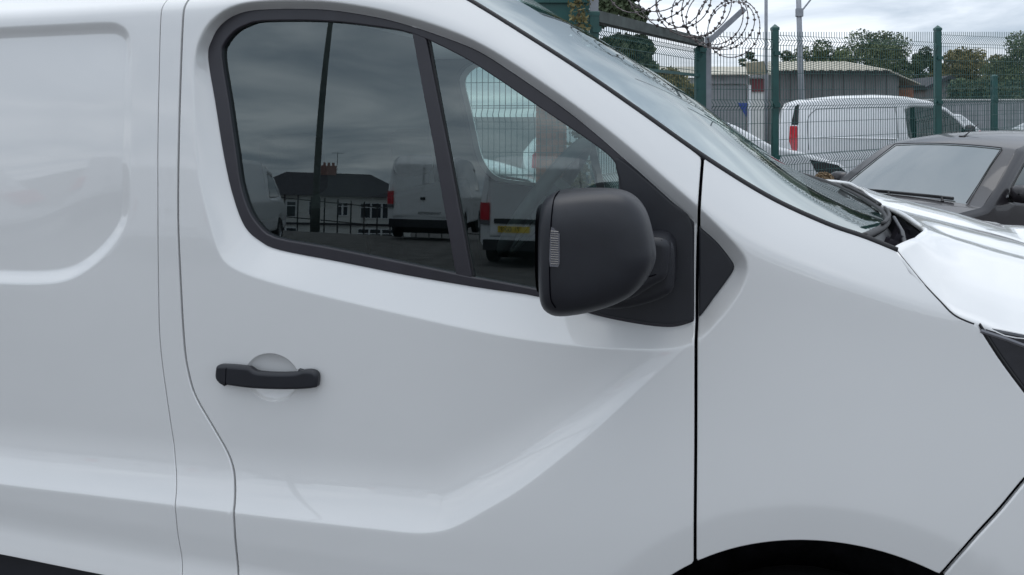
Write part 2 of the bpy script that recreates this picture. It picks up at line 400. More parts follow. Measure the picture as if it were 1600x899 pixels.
REC = 0.036
WIN = cr(unp(px_win, REC), 4, True); BAND = cr(unp(px_band, 0.0), 4, True)
CREASE_ = 0
CREASE = np.vstack([[(-4.3, 0.728), (-3.8, 0.728), (-3.3, 0.728), (-2.8, 0.728), (-2.4, 0.728), (-2.1, 0.728)], unp([(0,757),(140,774),(279,791),(365,802),(500,818),(590,828)], -0.036), unp(px_crease[:4], -0.034), unp(px_crease[4:8], -0.016), unp(px_crease[8:], -0.003)])
CREASE = cr(CREASE, 6)
SHOULD = np.vstack([[(-4.4, 1.868), (-3.9, 1.868), (-3.4, 1.868), (-2.9, 1.868), (-2.4, 1.868), (-2.0, 1.868), (-1.7, 1.869), (-1.4, 1.871), (-1.2, 1.873)], unp(px_should), [(0.7, 1.225), (1.2, 1.18)]])
SHOULD = cr(SHOULD, 6)
rc = unp(px_recess, 0.008)
rc = np.vstack([[(-3.25, rc[0, 1] + 0.004)], rc, [(-3.25, rc[-1, 1])]]); rc[:0]
RECESS = cr(rc[1:-1], 4); RECESS = np.vstack([[(-3.15, rc[1, 1]), (-3.25, rc[1, 1] - 0.1), (-3.25, rc[-2, 1] + 0.1), (-3.15, rc[-2, 1])], RECESS[::-1]])
BOWL = unp([(425, 590)], 0.0)[0]; BOWL_R = 0.066
ARCH_C = np.array([0.150, 0.388]); ARCH_R = 0.452
def S(X, Z):
    X = np.asarray(X, float); Z = np.asarray(Z, float); P = np.stack([X, Z], 1)
    y = S0(X, Z)
    # lower body standing proud, with a concave run-out above the swage line
    d, sg = pl_dist(P, CREASE); d = d * sg
    A = 0.035 * (1 - sstep((Z - 0.74) / 0.55))
    w = 0.150 - 0.055 * sstep((Z - 0.80) / 0.35)
    q = np.clip(1 - splus(d, 0.0018) / w, 0, 1)
    y = y - A * q**2.2
    y = y + 0.05 * np.maximum(0.70 - Z, 0) * (Z < 0.7) - 0.020 * sstep((0.645 - Z) / 0.09)
    # window set back in its surround
    di, _ = pl_dist(P, WIN, True); di = np.where(inside(P, WIN), 0, di)
    do, _ = pl_dist(P, BAND, True); do = splus(np.where(inside(P, BAND), do, -do), 0.002)
    y = y + REC * do / (di + do + 1e-9)
    # shoulder: everything above leans in to the roof, the pillar and the bonnet
    d, sg = pl_dist(P, SHOULD); d = d * sg
    dp = splus(d, 0.014)
    k = sstep((X + 1.15) / 0.5)
    y = y + (0.42 + 0.30 * (1 - k)) * dp + (1.0 + 7 * (1 - k)) * dp**2
    # pressed recess of the load bay panel
    d, sg = pl_dist(P, RECESS, True); d = np.where(inside(P, RECESS), d, -d)
    wr = 0.025
    side = np.exp(-((X - RECESS[:, 0].max()) / 0.22)**2) * sstep((Z - 1.24) / 0.3) * sstep((1.83 - Z) / 0.18)
    y = y + 0.016 * (1 - 0.6 * side) * (splus(d + 0.002, 0.003) - splus(d + 0.002 - wr, 0.003)) / wr * (X < -1.2)
    # finger bowl behind the handle
    r = np.hypot((X - BOWL[0]) / BOWL_R, (Z - BOWL[1]) / 0.052)
    y = y + 0.014 * np.sqrt(np.clip(1 - r**2, 0, 1))
    # rolled lip round the wheel arch
    ra = np.hypot(X - ARCH_C[0], Z - ARCH_C[1]) - ARCH_R
    y = y + 0.16 * splus(0.066 - ra, 0.006) * (ra > -0.2) * sstep((Z - 0.35) / 0.2)
    return y
def Swin(off):
    return lambda X, Z: S0(X, Z) + REC + off
def Sfr(off): return lambda X, Z: S(X, Z) + off

px_gapB = [(286.5,14),(281,120),(278,230),(277,340),(281,440),(287,540),(294,585),(305,620),(330,664),(355,708),(364,735),(366,760),(364,800),(367,850),(371,899),(374,950)]
px_seam = [(252.5,14),(248,120),(246,230),(246,330),(247,440),(250,540),(263,640),(273,713),(275,740),(273,788),(278,840),(284,899),(287,950)]
px_gapF = [(1098,247),(1094,300),(1090,400),(1088,520),(1087,700),(1086,820),(1086,876)]
px_ws = [(672,-34),(735,2),(800,42),(900,106),(1000,175),(1100,246),(1200,308),(1290,350),(1350,371),(1402,392)]
px_bon = [(1402,393),(1440,440),(1470,472),(1490,492),(1512,503),(1527,508)]
px_lampedge = [(1527,508),(1560,560),(1600,614),(1640,664)]
px_bump = [(1640,706),(1600,747),(1560,795),(1510,850),(1468,898)]
def shift(p, dx, dy=0): return [(a + dx, b + dy) for a, b in p]
U = lambda p: unp(p, 0.0, S)
ws_line = cr(U(px_ws), 5)
gapB_r = cr(U(shift(px_gapB, 2.0)), 4); gapB_l = cr(U(shift(px_gapB, -1.2)), 4)
seam_r = cr(U(shift(px_seam, 0.7)), 4); seam_l = cr(U(shift(px_seam, -0.7)), 4)
gapF_l = cr(U(shift(px_gapF, -2.5)), 4); gapF_r = cr(U(shift(px_gapF, 2.5)), 4)
bon = cr(U(px_bon), 4); lampedge = cr(U(px_lampedge), 4); bumpl = cr(U(px_bump), 4)
def arc(a0, a1, n, r=ARCH_R): return np.array([ARCH_C + r * np.array([math.cos(t), math.sin(t)]) for t in np.linspace(a0, a1, n)])
def xz_of(p): return math.atan2(p[1] - ARCH_C[1], p[0] - ARCH_C[0])

van = empty('white_panel_van', (0, 0, 0), label='white panel van filling the foreground with black mirror and dark cab window', cat='van')
feat = []
for off in (-0.009, -0.002, 0.0, 0.002, 0.007, 0.016, 0.03, 0.05):
    t = np.gradient(CREASE, axis=0); t /= np.linalg.norm(t, axis=1)[:, None]
    feat.append(resample(CREASE + np.stack([-t[:, 1], t[:, 0]], 1) * off, 0.010))
for f_ in (-0.006, -0.002, 0.001, 0.011, 0.022, 0.026, 0.030): feat.append(resample(offset_poly(RECESS, -f_), 0.008, True))
for f_ in (-0.007, -0.003, -0.001, 0.0015, 0.004, 0.009): feat.append(resample(offset_poly(BAND, f_), 0.008, True))
for f_ in (0.0, 0.003, 0.008): feat.append(resample(offset_poly(WIN, f_), 0.008, True))
for f_ in (0.9, 0.97, 1.0, 1.03): feat.append(np.array([BOWL + f_ * np.array([BOWL_R * math.cos(a), 0.052 * math.sin(a)]) for a in np.linspace(0, 2*math.pi, 60, endpoint=False)]))
for f_ in (0.05, 0.06, 0.066, 0.072, 0.08): feat.append(arc(0.1, math.pi - 0.1, 120, ARCH_R + f_))
for off in (-0.02, -0.01, 0, 0.01, 0.02): 
    t = np.gradient(SHOULD, axis=0); t /= np.linalg.norm(t, axis=1)[:, None]
    feat.append(resample(SHOULD + np.stack([-t[:, 1], t[:, 0]], 1) * off, 0.012))

SILL = 0.572; TOP = 1.95
aR = xz_of(bumpl[-1]); aL = math.pi - math.asin((SILL - 0.12 - ARCH_C[1]) / ARCH_R)
aG = math.acos(np.clip((gapF_l[-1, 0] - ARCH_C[0]) / ARCH_R, -1, 1)); aGr = math.acos(np.clip((gapF_r[-1, 0] - ARCH_C[0]) / ARCH_R, -1, 1))
# load bay side, pillar strip, front door, wing
topx = gapB_r[0, 0]
o = sheet('load_bay_side', np.vstack([[(-3.9, TOP), (-3.9, SILL)], [(seam_l[-1, 0], SILL)], seam_l[seam_l[:, 1] > SILL + 0.004][::-1], [(seam_l[0, 0], TOP)]]), S, PAINT, van, step=0.024, rows=feat, roll=0.002)
sheet('pillar_strip', np.vstack([[(seam_r[0, 0], TOP)], seam_r[seam_r[:, 1] > 0.42], [(seam_r[-1, 0] , 0.41)], [(gapB_l[-1, 0], 0.41)], gapB_l[gapB_l[:, 1] > 0.42][::-1], [(gapB_l[0, 0], TOP)]]), S, PAINT, van, step=0.02, rows=feat, roll=0.0022)
hole_px = [(347,89),(351,68),(367,49),(386,39),(412,33),(504,33),(582,41),(645,53),(719,87),(771,119),(824,155),(876,190),(929,226),(955,247),(964,263),(967,293),(967,380),(960,478),
           (847,453),(735,432),(711,427),(609,406),(504,385),(430,371),(404,351),(388,325),(376,286),(370,244),(358,160)]
HOLE = cr(unp(hole_px, REC), 3, True)
dtop = ws_line[::-1]
door_out = np.vstack([[(gapB_r[0, 0], TOP)], gapB_r[gapB_r[:, 1] > 0.42], [(gapB_r[-1, 0], 0.41)], [(ARCH_C[0] + ARCH_R * math.cos(aL), 0.41)], arc(aL, aG, 24), gapF_l[::-1][1:], [p for p in dtop if p[0] < gapF_l[0, 0] - 0.004], [(ws_line[0, 0] - 0.02, TOP)]])
door = sheet('front_door', door_out, S, PAINT, van, holes=[offset_poly(HOLE, 0.010)], step=0.020, rows=feat, roll=0.003)
wing_out = np.vstack([gapF_r, arc(aGr, aR, 40), bumpl[::-1], [(lampedge[-1, 0], lampedge[-1, 1])], lampedge[::-1][1:], bon[::-1][1:], [p for p in dtop if p[0] > gapF_r[0, 0] + 0.004][1:]])
sheet('front_wing', wing_out, S, PAINT, van, step=0.020, rows=feat, roll=0.003)
# black strips behind the shut lines, painting the shade in the gaps
def backing(name, line, w, depth=0.016):
    y = S(line[:, 0], line[:, 1]) + depth; v = []; f = []
    for i, p in enumerate(line):
        v += [(p[0] - w, y[i], p[1]), (p[0] + w, y[i], p[1])]
        if i: f.append((2*i-2, 2*i-1, 2*i+1, 2*i))
    return mesh_obj(name, v, f, DARK, van)
backing('shut_line_shade', cr(U(px_gapB), 4), 0.012)
backing('seam_shade', cr(U(px_seam), 4), 0.010, 0.006)
backing('shut_line_shade', cr(U(px_gapF), 4), 0.007)
MB().box((0.0, 0.42, 0.4), (0.80, 2*0.965 - 0.42, 1.02)).build('dark_bay_filler', DARK, van); backing('bumper_gap_shade', bumpl, 0.03, 0.012)  # black box and strip added so the bay and bumper gap look shaded

# ---- window frame, panes and division bar
win_door = [p for p in WIN if p[0] < gapF_l[0, 0] + 5]
GF = cr(U(px_gapF), 4)
def clip_x(poly, xs, keep_left):
    res = []; n = len(poly)
    for i in range(n):
        a, b = poly[i], poly[(i+1) % n]
        ina = (a[0] <= xs) == keep_left; inb = (b[0] <= xs) == keep_left
        if ina: res.append(a)
        if ina != inb:
            t = (xs - a[0]) / (b[0] - a[0]); res.append(a + t * (b - a))
    return np.array(res)
xg = unp([(1088.5, 420)], REC)[0, 0]
FRAME = clip_x(WIN, xg - 0.0045, True); TRI = clip_x(WIN, xg + 0.0045, False)
frame = sheet('window_frame', FRAME, Sfr(-0.004), TRIM, door, holes=[HOLE], step=0.02, bstep=0.006, roll=0.003, flange=0.012)
# raised black sail that carries the mirror
sail_px = [(966,246),(1007,278),(1050,316),(1081,346),(1083,400),(1083,496),(1072,503),(1045,508),(996,503),(925,488),(920,470),(962,462),(969,400),(970,300),(962,262)]
sheet('mirror_sail', cr(unp(sail_px, REC - 0.008), 3, True), Sfr(-0.010), BLACKPL, door, step=0.02, bstep=0.006, roll=0.005, flange=0.01)
sheet('corner_trim', TRI, Sfr(-0.006), BLACKPL, van, step=0.02, bstep=0.006, roll=0.004, flange=0.01)
main_px = [(345,89),(349,66),(365,47),(385,37),(412,31),(504,31),(582,39),(648,51),(714,430),(609,409),(504,388),(430,374),(402,353),(386,326),(374,286),(368,244),(356,160)]
quart_px = [(666,60),(719,84),(771,116),(824,152),(876,187),(929,223),(957,245),(967,263),(970,293),(970,380),(963,481),(847,456),(733,434)]
sheet('door_window_pane', cr(unp(main_px, REC + 0.006), 2, True), Swin(0.009), GLASS, door, step=0.03, roll=0.001, flange=0)
sheet('quarter_window_pane', cr(unp(quart_px, REC + 0.006), 2, True), Swin(0.007), GLASS, door, step=0.03, roll=0.001, flange=0)
divider = np.array([(643,50),(665,59),(701,240),(738,436),(712,431),(677,230)])
sheet('division_bar', unp(divider, REC - 0.004), Swin(-0.003), TRIM, door, step=0.02, roll=0.003, flange=0.012)
sheet('glass_run_seal', unp([(667,60),(671,62),(742,436),(736.5,435)], REC), Swin(0.002), RUBBER, door, step=0.02, roll=0.001, flange=0.01)

# ---- door handle
hb = [(332,578),(335,573.5),(352,573),(375,574.5),(388,576),(394,580),(402,583),(430,585),(462,584.5),(474,581.5),(486,581.5),(494,585),(497,592),(496,604),(492,609),(462,611),(410,610),(371,607),(345,603),(334,598),(331,590)]
hy = lambda X, Z: S0(X, Z) - 0.021 - 0.006 * np.clip(1 - ((X - BOWL[0] + 0.01) / 0.14)**2, 0, 1)
hb = [(331 + (a - 331) * 0.965, b + 0.4) for a, b in hb]
hd = sheet('door_handle', cr(unp(hb, -0.031), 3, True), hy, BLACKPL, door, step=0.008, bstep=0.004, roll=0.0075, flange=0.010)
a0, a1 = unp([(351, 575), (349.5, 604)], -0.03)
sl = resample(np.array([a0, a1]), 0.004)
MB().tube([(p[0], hy(p[0:1], p[1:2])[0] - 0.0002 + (0.004 if i in (0, len(sl)-1) else 0), p[1]) for i, p in enumerate(sl)], 0.0009, 5).build('key_cap_joint', DARK, hd)
for hx, tall in (((338, 352), 0), ((464, 482), 0)):
    q = unp([(hx[0] + 1, 578), (hx[1] - 1, 582), (hx[1] - 1, 605), (hx[0] + 1, 597)], -0.012)
    sheet('handle_foot', q, lambda X, Z: S0(X, Z) - 0.012, BLACKPL, hd, step=0.01, roll=0.002, flange=0.014)

# ---- door mirror
mir = empty('door_mirror', (0, 0, 0)); mir.parent = van
MY = -0.165
sil = cr(plane([(862,303),(880,296),(930,293.5),(968,296),(992,307),(1008,327),(1017,352),(1023,380),(1025,402),(1018,424),(1003,447),(984,463),(955,476),(920,485),(885,489),(866,485),(853,471),(848.5,440),(847.5,400),(848.5,350),(853,318)], MY), 5, True)
sil = resample(sil, 0.008, True); cen = sil.mean(0); v = []; f = []; nS = len(sil)
radii = np.concatenate([np.linspace(0.0, 0.8, 9), np.linspace(0.84, 1.0, 9)])
xl = sil[:, 0].min()
def infl(p, r, sgn):
    depth = 0.098 if sgn < 0 else 0.085
    fx = sstep((p[0] - xl) / 0.16)                      # the shell is deepest at the rim and falls away forwards
    dd = depth * (1 - 0.34 * fx) * (1 - r**4.6)**(1/2.8)
    return MY + sgn * dd
for sgn in (-1, 1):
    for r in (radii if sgn < 0 else radii[::-1]):
        for p in sil:
            q = cen + (p - cen) * r; v.append((max(q[0], xl + 0.004), infl(q, r, sgn), q[1]))
for k in range(2 * len(radii) - 1):
    for i in range(nS): f.append((k*nS+i, (k+1)*nS+i, (k+1)*nS+(i+1) % nS, k*nS+(i+1) % nS))
housing = mesh_obj('mirror_housing', v, [q[::-1] for q in f] if area2(sil) < 0 else f, BLACKPL, mir, True)
def on_shell(px, py, lift=0.0):     # a point of the shell under a place of the photograph
    y = MY - 0.09
    for _ in range(10):
        q = plane([(px, py)], y)[0]; dlt = q - cen; best = 1.0
        ang = np.arctan2(sil[:, 1]-cen[1], sil[:, 0]-cen[0]); a = math.atan2(dlt[1], dlt[0])
        k = np.argmin(np.abs((ang - a + math.pi) % (2*math.pi) - math.pi)); r = min(np.linalg.norm(dlt) / np.linalg.norm(sil[k]-cen), 0.998)
        y = 0.5 * y + 0.5 * infl(q, r, -1)
    q = plane([(px, py)], y)[0]
    return np.array([q[0], y - lift, q[1]])
seam_pts = [on_shell(a, b, 0.0002) for a, b in cr([(874,299),(868,306),(864,320),(861,350),(859,400),(859,440),(861,468),(868,481)], 4)]
MB().tube(seam_pts, 0.0012, 5).build('cap_joint', DARK, mir)
ind_px = np.array([(862,355),(866,357),(875,366),(875,412),(873,417),(860,416),(859,405),(860,372)])
ip = [on_shell(a, b, 0.0045) for a, b in ind_px]; ib = [on_shell(a, b, -0.004) for a, b in ind_px]; c0 = np.mean(ip, 0); k = len(ip)
ind = mesh_obj('indicator_lens', ip + ib + [c0], [(i, (i+1) % k, 2*k) for i in range(k)] + [(i, k+i, k+(i+1) % k, (i+1) % k) for i in range(k)], LENS, mir)
mb = MB()
for yy in np.arange(361, 415, 3.6): mb.tube([on_shell(861.5, yy, 0.0045), on_shell(873.5, yy + 0.8, 0.0045)], 0.0009, 4)
mb.build('lens_ribs', LAMPDARK, ind)
# mirror glass facing the rear
gz = [p for p in sil]; half = []
for a in np.linspace(0, 2*math.pi, 40, endpoint=False):
    ca, sa = math.cos(a), math.sin(a); half.append((xl + 0.001, MY + 0.062 * np.sign(ca) * abs(ca)**0.5, cen[1] + 0.078 * np.sign(sa) * abs(sa)**0.5))
mesh_obj('mirror_glass', half, [tuple(range(40))], CHROME, mir)
# folding arm
arm_px = [(955,386),(985,379),(1012,373),(1032,374),(1042,380),(1045,392),(1043,420),(1038,438),(1022,447),(1004,458),(985,468),(950,472),(935,440)]
armp = cr(plane(arm_px, -0.092), 3, True)
sheet('mirror_arm', armp, lambda X, Z: -0.088 - 0.016 * np.clip((armp[:, 0].max() - X) / 0.10, 0, 1), BLACKPL, mir, step=0.01, bstep=0.005, roll=0.014, flange=0.095)
foot_px = [(985,380),(1030,372),(1048,380),(1053,400),(1052,440),(1045,462),(1000,480),(950,486),(940,470)]
sheet('mirror_foot', cr(plane(foot_px, -0.05), 3, True), lambda X, Z: -0.050 + 0 * X, BLACKPL, mir, step=0.012, bstep=0.005, roll=0.016, flange=0.065)
ap = plane([(1032,377),(1040.5,386),(1041,400),(1039.5,418),(1035,427),(1020,431),(1004,434)], -0.095)
MB().tube([(p[0], -0.0905 - 0.0165 * np.clip((armp[:, 0].max() - p[0]) / 0.10, 0, 1) + (0.010 if i < 5 else 0.0), p[1]) for i, p in enumerate(ap)], 0.0011, 5).build('fold_joint', DARK, mir)

# ---- windscreen with its rubber, and the roof
E = np.vstack([ws_line]); Ey = S(E[:, 0], E[:, 1]) + 0.004
E3 = np.stack([E[:, 0], Ey, E[:, 1]], 1)
wsE = resample(E3[(E[:, 0] < unp([(1352, 371)], 0, S)[0, 0])], 0.02)
MB().tube(resample(E3, 0.015), 0.0062, 8).build('windscreen_rubber', RUBBER, van, True)
CL = 0.965                                    # centre line of the van
tw = np.concatenate([np.linspace(0, 0.25, 14), np.linspace(0.28, 1.0, 18)])
sl_ = np.gradient(wsE, axis=0); 
v = []; f = []; nw = 2 * len(tw) - 1
for i, p in enumerate(wsE):
    d = np.array([sl_[i, 0], 0, sl_[i, 2]]); d /= np.linalg.norm(d); d = d * 0.35 + np.array([0.85, 0, -0.53]) * 0.65; d /= np.linalg.norm(d); nrm = np.array([-d[2], 0, d[0]])
    low = i / (len(wsE) - 1)
    B = 0.064 - 0.022 * sstep((low - 0.4) / 0.6); fwd_b = 0.14 + 0.05 * low**2
    row = []
    for t in tw:
        b = B * (1 - (1 - t)**2.6)
        q = p + nrm * b + d * fwd_b * (1 - (1 - t)**2) * 0.75; q[1] = p[1] + (CL - p[1]) * t; row.append(q)
    row += [np.array([q[0], 2*CL - q[1], q[2]]) for q in row[-2::-1]]
    v += row
    if i: f += [((i-1)*nw+j, (i-1)*nw+j+1, i*nw+j+1, i*nw+j) for j in range(nw-1)]
windscreen = mesh_obj('windscreen', v, f, WSGLASS, van, True)
WS_BASE = np.array(v[-nw:]); WS_TOP = np.array(v[:nw])
MB().tube(WS_BASE, 0.008, 6).build('windscreen_base_seal', RUBBER, van, True)
MB().tube([(2*0 + p[0], 2*CL - p[1], p[2]) for p in resample(E3, 0.03)], 0.0075, 6).build('windscreen_rubber', RUBBER, van, True)
# roof skin from flank to flank
v = []; f = []; xs = np.concatenate([[-3.9, -3.0, -2.0, -1.6, -1.3], np.linspace(-1.2, ws_line[0, 0] - 0.02, 6)]); tt = np.linspace(0, 1, 17)
ye = S(xs, np.full(len(xs), TOP)) + 0.002
for i, x in enumerate(xs):
    for t in tt: v.append((x, ye[i] + (2*(CL - ye[i])) * t, TOP - 0.001 + 0.06 * (1 - (2*t - 1)**2)**0.8))
    if i: f += [((i-1)*17+j, i*17+j, i*17+j+1, (i-1)*17+j+1) for j in range(16)]
b = len(v); last = v[-17:]
for j, t in enumerate(np.linspace(0, 1, nw)):
    v.append(tuple(WS_TOP[j] - np.array([0, 0, 0.004])))
rowi = b - 17
for j in range(nw - 1):
    t0 = int(round(j * 16 / (nw - 1))); t1 = int(round((j + 1) * 16 / (nw - 1)))
    f.append((rowi + t0, b + j, b + j + 1) if t0 == t1 else (rowi + t0, b + j, b + j + 1, rowi + t1))
mesh_obj('roof', v, f, PAINT, van, True)

# ---- bonnet, cowl and wipers
bn = np.vstack([bon, [(x, 1.222 - 0.10 * (x - bon[-1, 0])) for x in np.linspace(bon[-1, 0] + 0.05, 0.82, 8)]])
by = S(bn[:, 0], bn[:, 1])
near = np.stack([bn[:, 0], by + 0.001, bn[:, 1]], 1); near = resample(near, 0.02)
sx = [1300, 1340, 1395, 1450, 1520, 1600, 1700]; sy = [304, 314, 328, 343, 361, 381, 410]
crest = plane(list(zip(sx, sy)), 0.62)
rear_y = np.array([0.0, 0.10, 0.18, 0.30, 0.42, 0.58, 0.75, CL]); rear_x = np.array([0.275, 0.300, 0.350, 0.392, 0.405, 0.402, 0.395, 0.39])
tt = np.concatenate([np.linspace(0, 0.12, 9), np.linspace(0.15, 1, 20)]); nb = 2 * len(tt) - 1; v = []; f = []
for i, p in enumerate(near):
    row = []; u = i / (len(near) - 1)
    for t in tt:
        y = p[1] + (CL - p[1]) * t
        xr = np.interp(y, rear_y, rear_x) - rear_x[1]
        x = p[0] + xr * (1 - u)**1.5 + 0.10 * u * t
        zc = np.interp(x, crest[:, 0], crest[:, 1]); kk = (1 - (1 - t)**4.5)
        ridge = 0.010 * math.exp(-((y - 0.33) / 0.045)**2) - 0.006 * math.exp(-((y - 0.46) / 0.07)**2)
        z = p[2] + (zc - p[2]) * kk + ridge * min(1, u * 4 + 0.25)
        if t < 0.001: x, z = p[0] + 0.0035, p[2] + 0.0015
        if y > 0.62: z -= 0.02 * ((y - 0.62) / 0.35)**2
        row.append((x, y, z))
    row += [(a, 2*CL - y_, c) for a, y_, c in row[-2::-1]]
    v += row
    if i: f += [((i-1)*nb+j, i*nb+j, i*nb+j+1, (i-1)*nb+j+1) for j in range(nb-1)]
bonnet = mesh_obj('bonnet', v, f, PAINT, van, True)
md = bonnet.modifiers.new('thickness', 'SOLIDIFY'); md.thickness = 0.012; md.offset = -1
rearE = np.array(v[:nb])
# plenum tray under the windscreen
v = []; f = []; nn_ = 40
for j, t in enumerate(np.linspace(0, 1, nn_)):
    y = 0.10 + (2*CL - 0.20) * t
    xb = np.interp(y, WS_BASE[:, 1], WS_BASE[:, 0]); zb = np.interp(y, WS_BASE[:, 1], WS_BASE[:, 2])
    xr = np.interp(y, rearE[:, 1], rearE[:, 0]); zr = np.interp(y, rearE[:, 1], rearE[:, 2])
    w = max(xr - xb, 0.02)
    v += [(xb - 0.01, y, zb - 0.004), (xb + 0.2*w, y, zb - 0.035), (xb + 0.55*w, y, zb - 0.075), (xr - 0.006, y, zr - 0.095), (xr - 0.003, y, zr - 0.018)]
    if j: f += [((j-1)*5+i, (j-1)*5+i+1, j*5+i+1, j*5+i) for i in range(4)]
mesh_obj('cowl_tray', v, f, BLACKPL, van, True)
for y0, y1 in ((0.24, 0.78), (0.86, 1.44)):
    zb = lambda y: np.interp(y, WS_BASE[:, 1], WS_BASE[:, 2]); xb = lambda y: np.interp(y, WS_BASE[:, 1], WS_BASE[:, 0])
    hub = np.array([xb(y0) + 0.07, y0, zb(y0) - 0.065])
    w_ = MB().tube([hub + (0, 0, -0.03), hub + (0, 0, 0.012), hub + (-0.015, 0.03, 0.028), np.array([xb(y0 + 0.12) + 0.035, y0 + 0.12, zb(y0 + 0.12) - 0.012]), np.array([xb((y0+y1)/2) + 0.014, (y0 + y1)/2, zb((y0+y1)/2) + 0.008])], [0.012, 0.012, 0.007, 0.005, 0.004], 8).build('wiper_arm', BLACKPL, van, True)
    MB().tube([(xb(y) + 0.004, y, zb(y) + 0.012) for y in np.linspace(y0 + 0.02, y1, 12)], 0.004, 6).build('wiper_blade', RUBBER, w_, True)
for y in (0.20, 0.32, 0.40, 0.52):
    MB().bar((xb(y) + 0.02, y, zb(y) - 0.02), (xb(y) + 0.10, y + 0.02, zb(y) - 0.055), 0.022, 0.018).build('cowl_rib', TRIM, van)
MB().tube([(xb(0.17) + 0.05, 0.17, zb(0.17) - 0.04), (xb(0.26) + 0.075, 0.26, zb(0.26) - 0.03), (xb(0.34) + 0.09, 0.36, zb(0.34) - 0.055), (xb(0.5) + 0.09, 0.5, zb(0.5) - 0.06)], 0.004, 6).build('washer_hose', GALV, van, True)

# ---- head lamp, bumper, nose
lamp_o = np.vstack([lampedge + (0.006, 0.002), unp([(1690,690),(1760,640),(1770,580),(1700,545),(1600,524)], 0, S), [bon[-1] + (0.006, -0.003)]])
hl = sheet('headlight', lamp_o, Sfr(0.001), LAMPDARK, van, step=0.02, roll=0.004, flange=0.02)
MB().tube([(p[0], S(p[0:1], p[1:2])[0] + 0.0015, p[1]) for p in resample(bon, 0.006)[:-1]], 0.0021, 6).build('bonnet_gap_shade', RUBBER, van)  # dark tube drawn along the bonnet gap to stand in for its shade
lp = unp([(1532,517),(1575,531),(1612,545),(1660,560)], 0, S)
MB().tube([(p[0], S(p[0:1], p[1:2])[0] + 0.001, p[1]) for p in lp], 0.004, 6).build('lamp_strip', LENS, hl)
MB().tube([(p[0], S(p[0:1], p[1:2])[0] + 0.002, p[1]) for p in lampedge + (0.004, 0.0015)], 0.003, 6).build('lamp_seal', RUBBER, hl)
bo = np.vstack([bumpl + (0.006, -0.004), [ARCH_C + ARCH_R * np.array([math.cos(a), math.sin(a)]) for a in np.linspace(aR - 0.02, 0.0, 14)], [(ARCH_C[0] + ARCH_R, 0.26), (0.86, 0.26), (0.86, 0.95), (0.62, 0.96)]])
sheet('front_bumper', bo, S, PAINT, van, step=0.03, roll=0.003)
v = []; f = []; zs = np.linspace(0.26, 1.19, 12); na = 25
for i, z in enumerate(zs):
    y0 = S(np.array([0.855]), np.array([z]))[0] + 0.004
    for t in np.linspace(-1, 1, na):
        c = math.sqrt(max(0, 1 - abs(t)**2.6)); v.append((0.853 + 0.20 * c - 0.10 * max(0, z - 0.8)**1.2 * c, CL + (CL - y0) * t, z))
    if i: f += [((i-1)*na+j, (i-1)*na+j+1, i*na+j+1, i*na+j) for j in range(na-1)]
mesh_obj('nose_panel', v, f, PAINT, van, True)
nose_top = np.array(v[-na:]); bl = np.array([tuple(q.co) for q in bonnet.data.vertices])[-nb:]
nose_top = nose_top[np.argsort(nose_top[:, 1])]; v = []; f = []
for i, y in enumerate(np.linspace(max(nose_top[0, 1], bl[0, 1]), CL, 16).tolist() + np.linspace(CL, min(nose_top[-1, 1], bl[-1, 1]), 16).tolist()[1:]):
    p1 = np.array([np.interp(y, bl[:, 1], bl[:, 0]), y, np.interp(y, bl[:, 1], bl[:, 2])]); p2 = np.array([np.interp(y, nose_top[:, 1], nose_top[:, 0]), y, np.interp(y, nose_top[:, 1], nose_top[:, 2])])
    mid = (p1 + p2) / 2 + np.array([0.012, 0, 0.018]); v += [p1 - (0.004, 0, 0.003), mid, p2]
    if i: f += [(3*i-3, 3*i, 3*i+1, 3*i-2), (3*i-2, 3*i+1, 3*i+2, 3*i-1)]
mesh_obj('bonnet_lip', v, f, PAINT, van, True)
fc = np.vstack([lampedge + (0.010, 0.0), [(0.60, 0.93), (0.857, 0.93), (0.857, 1.172)], bn[::-1][:-6][:8] - (0.0, 0.006), [bon[-1] + (0.014, -0.008)]])
sheet('front_corner', fc, Sfr(0.012), PAINT, van, step=0.03, roll=0.003)

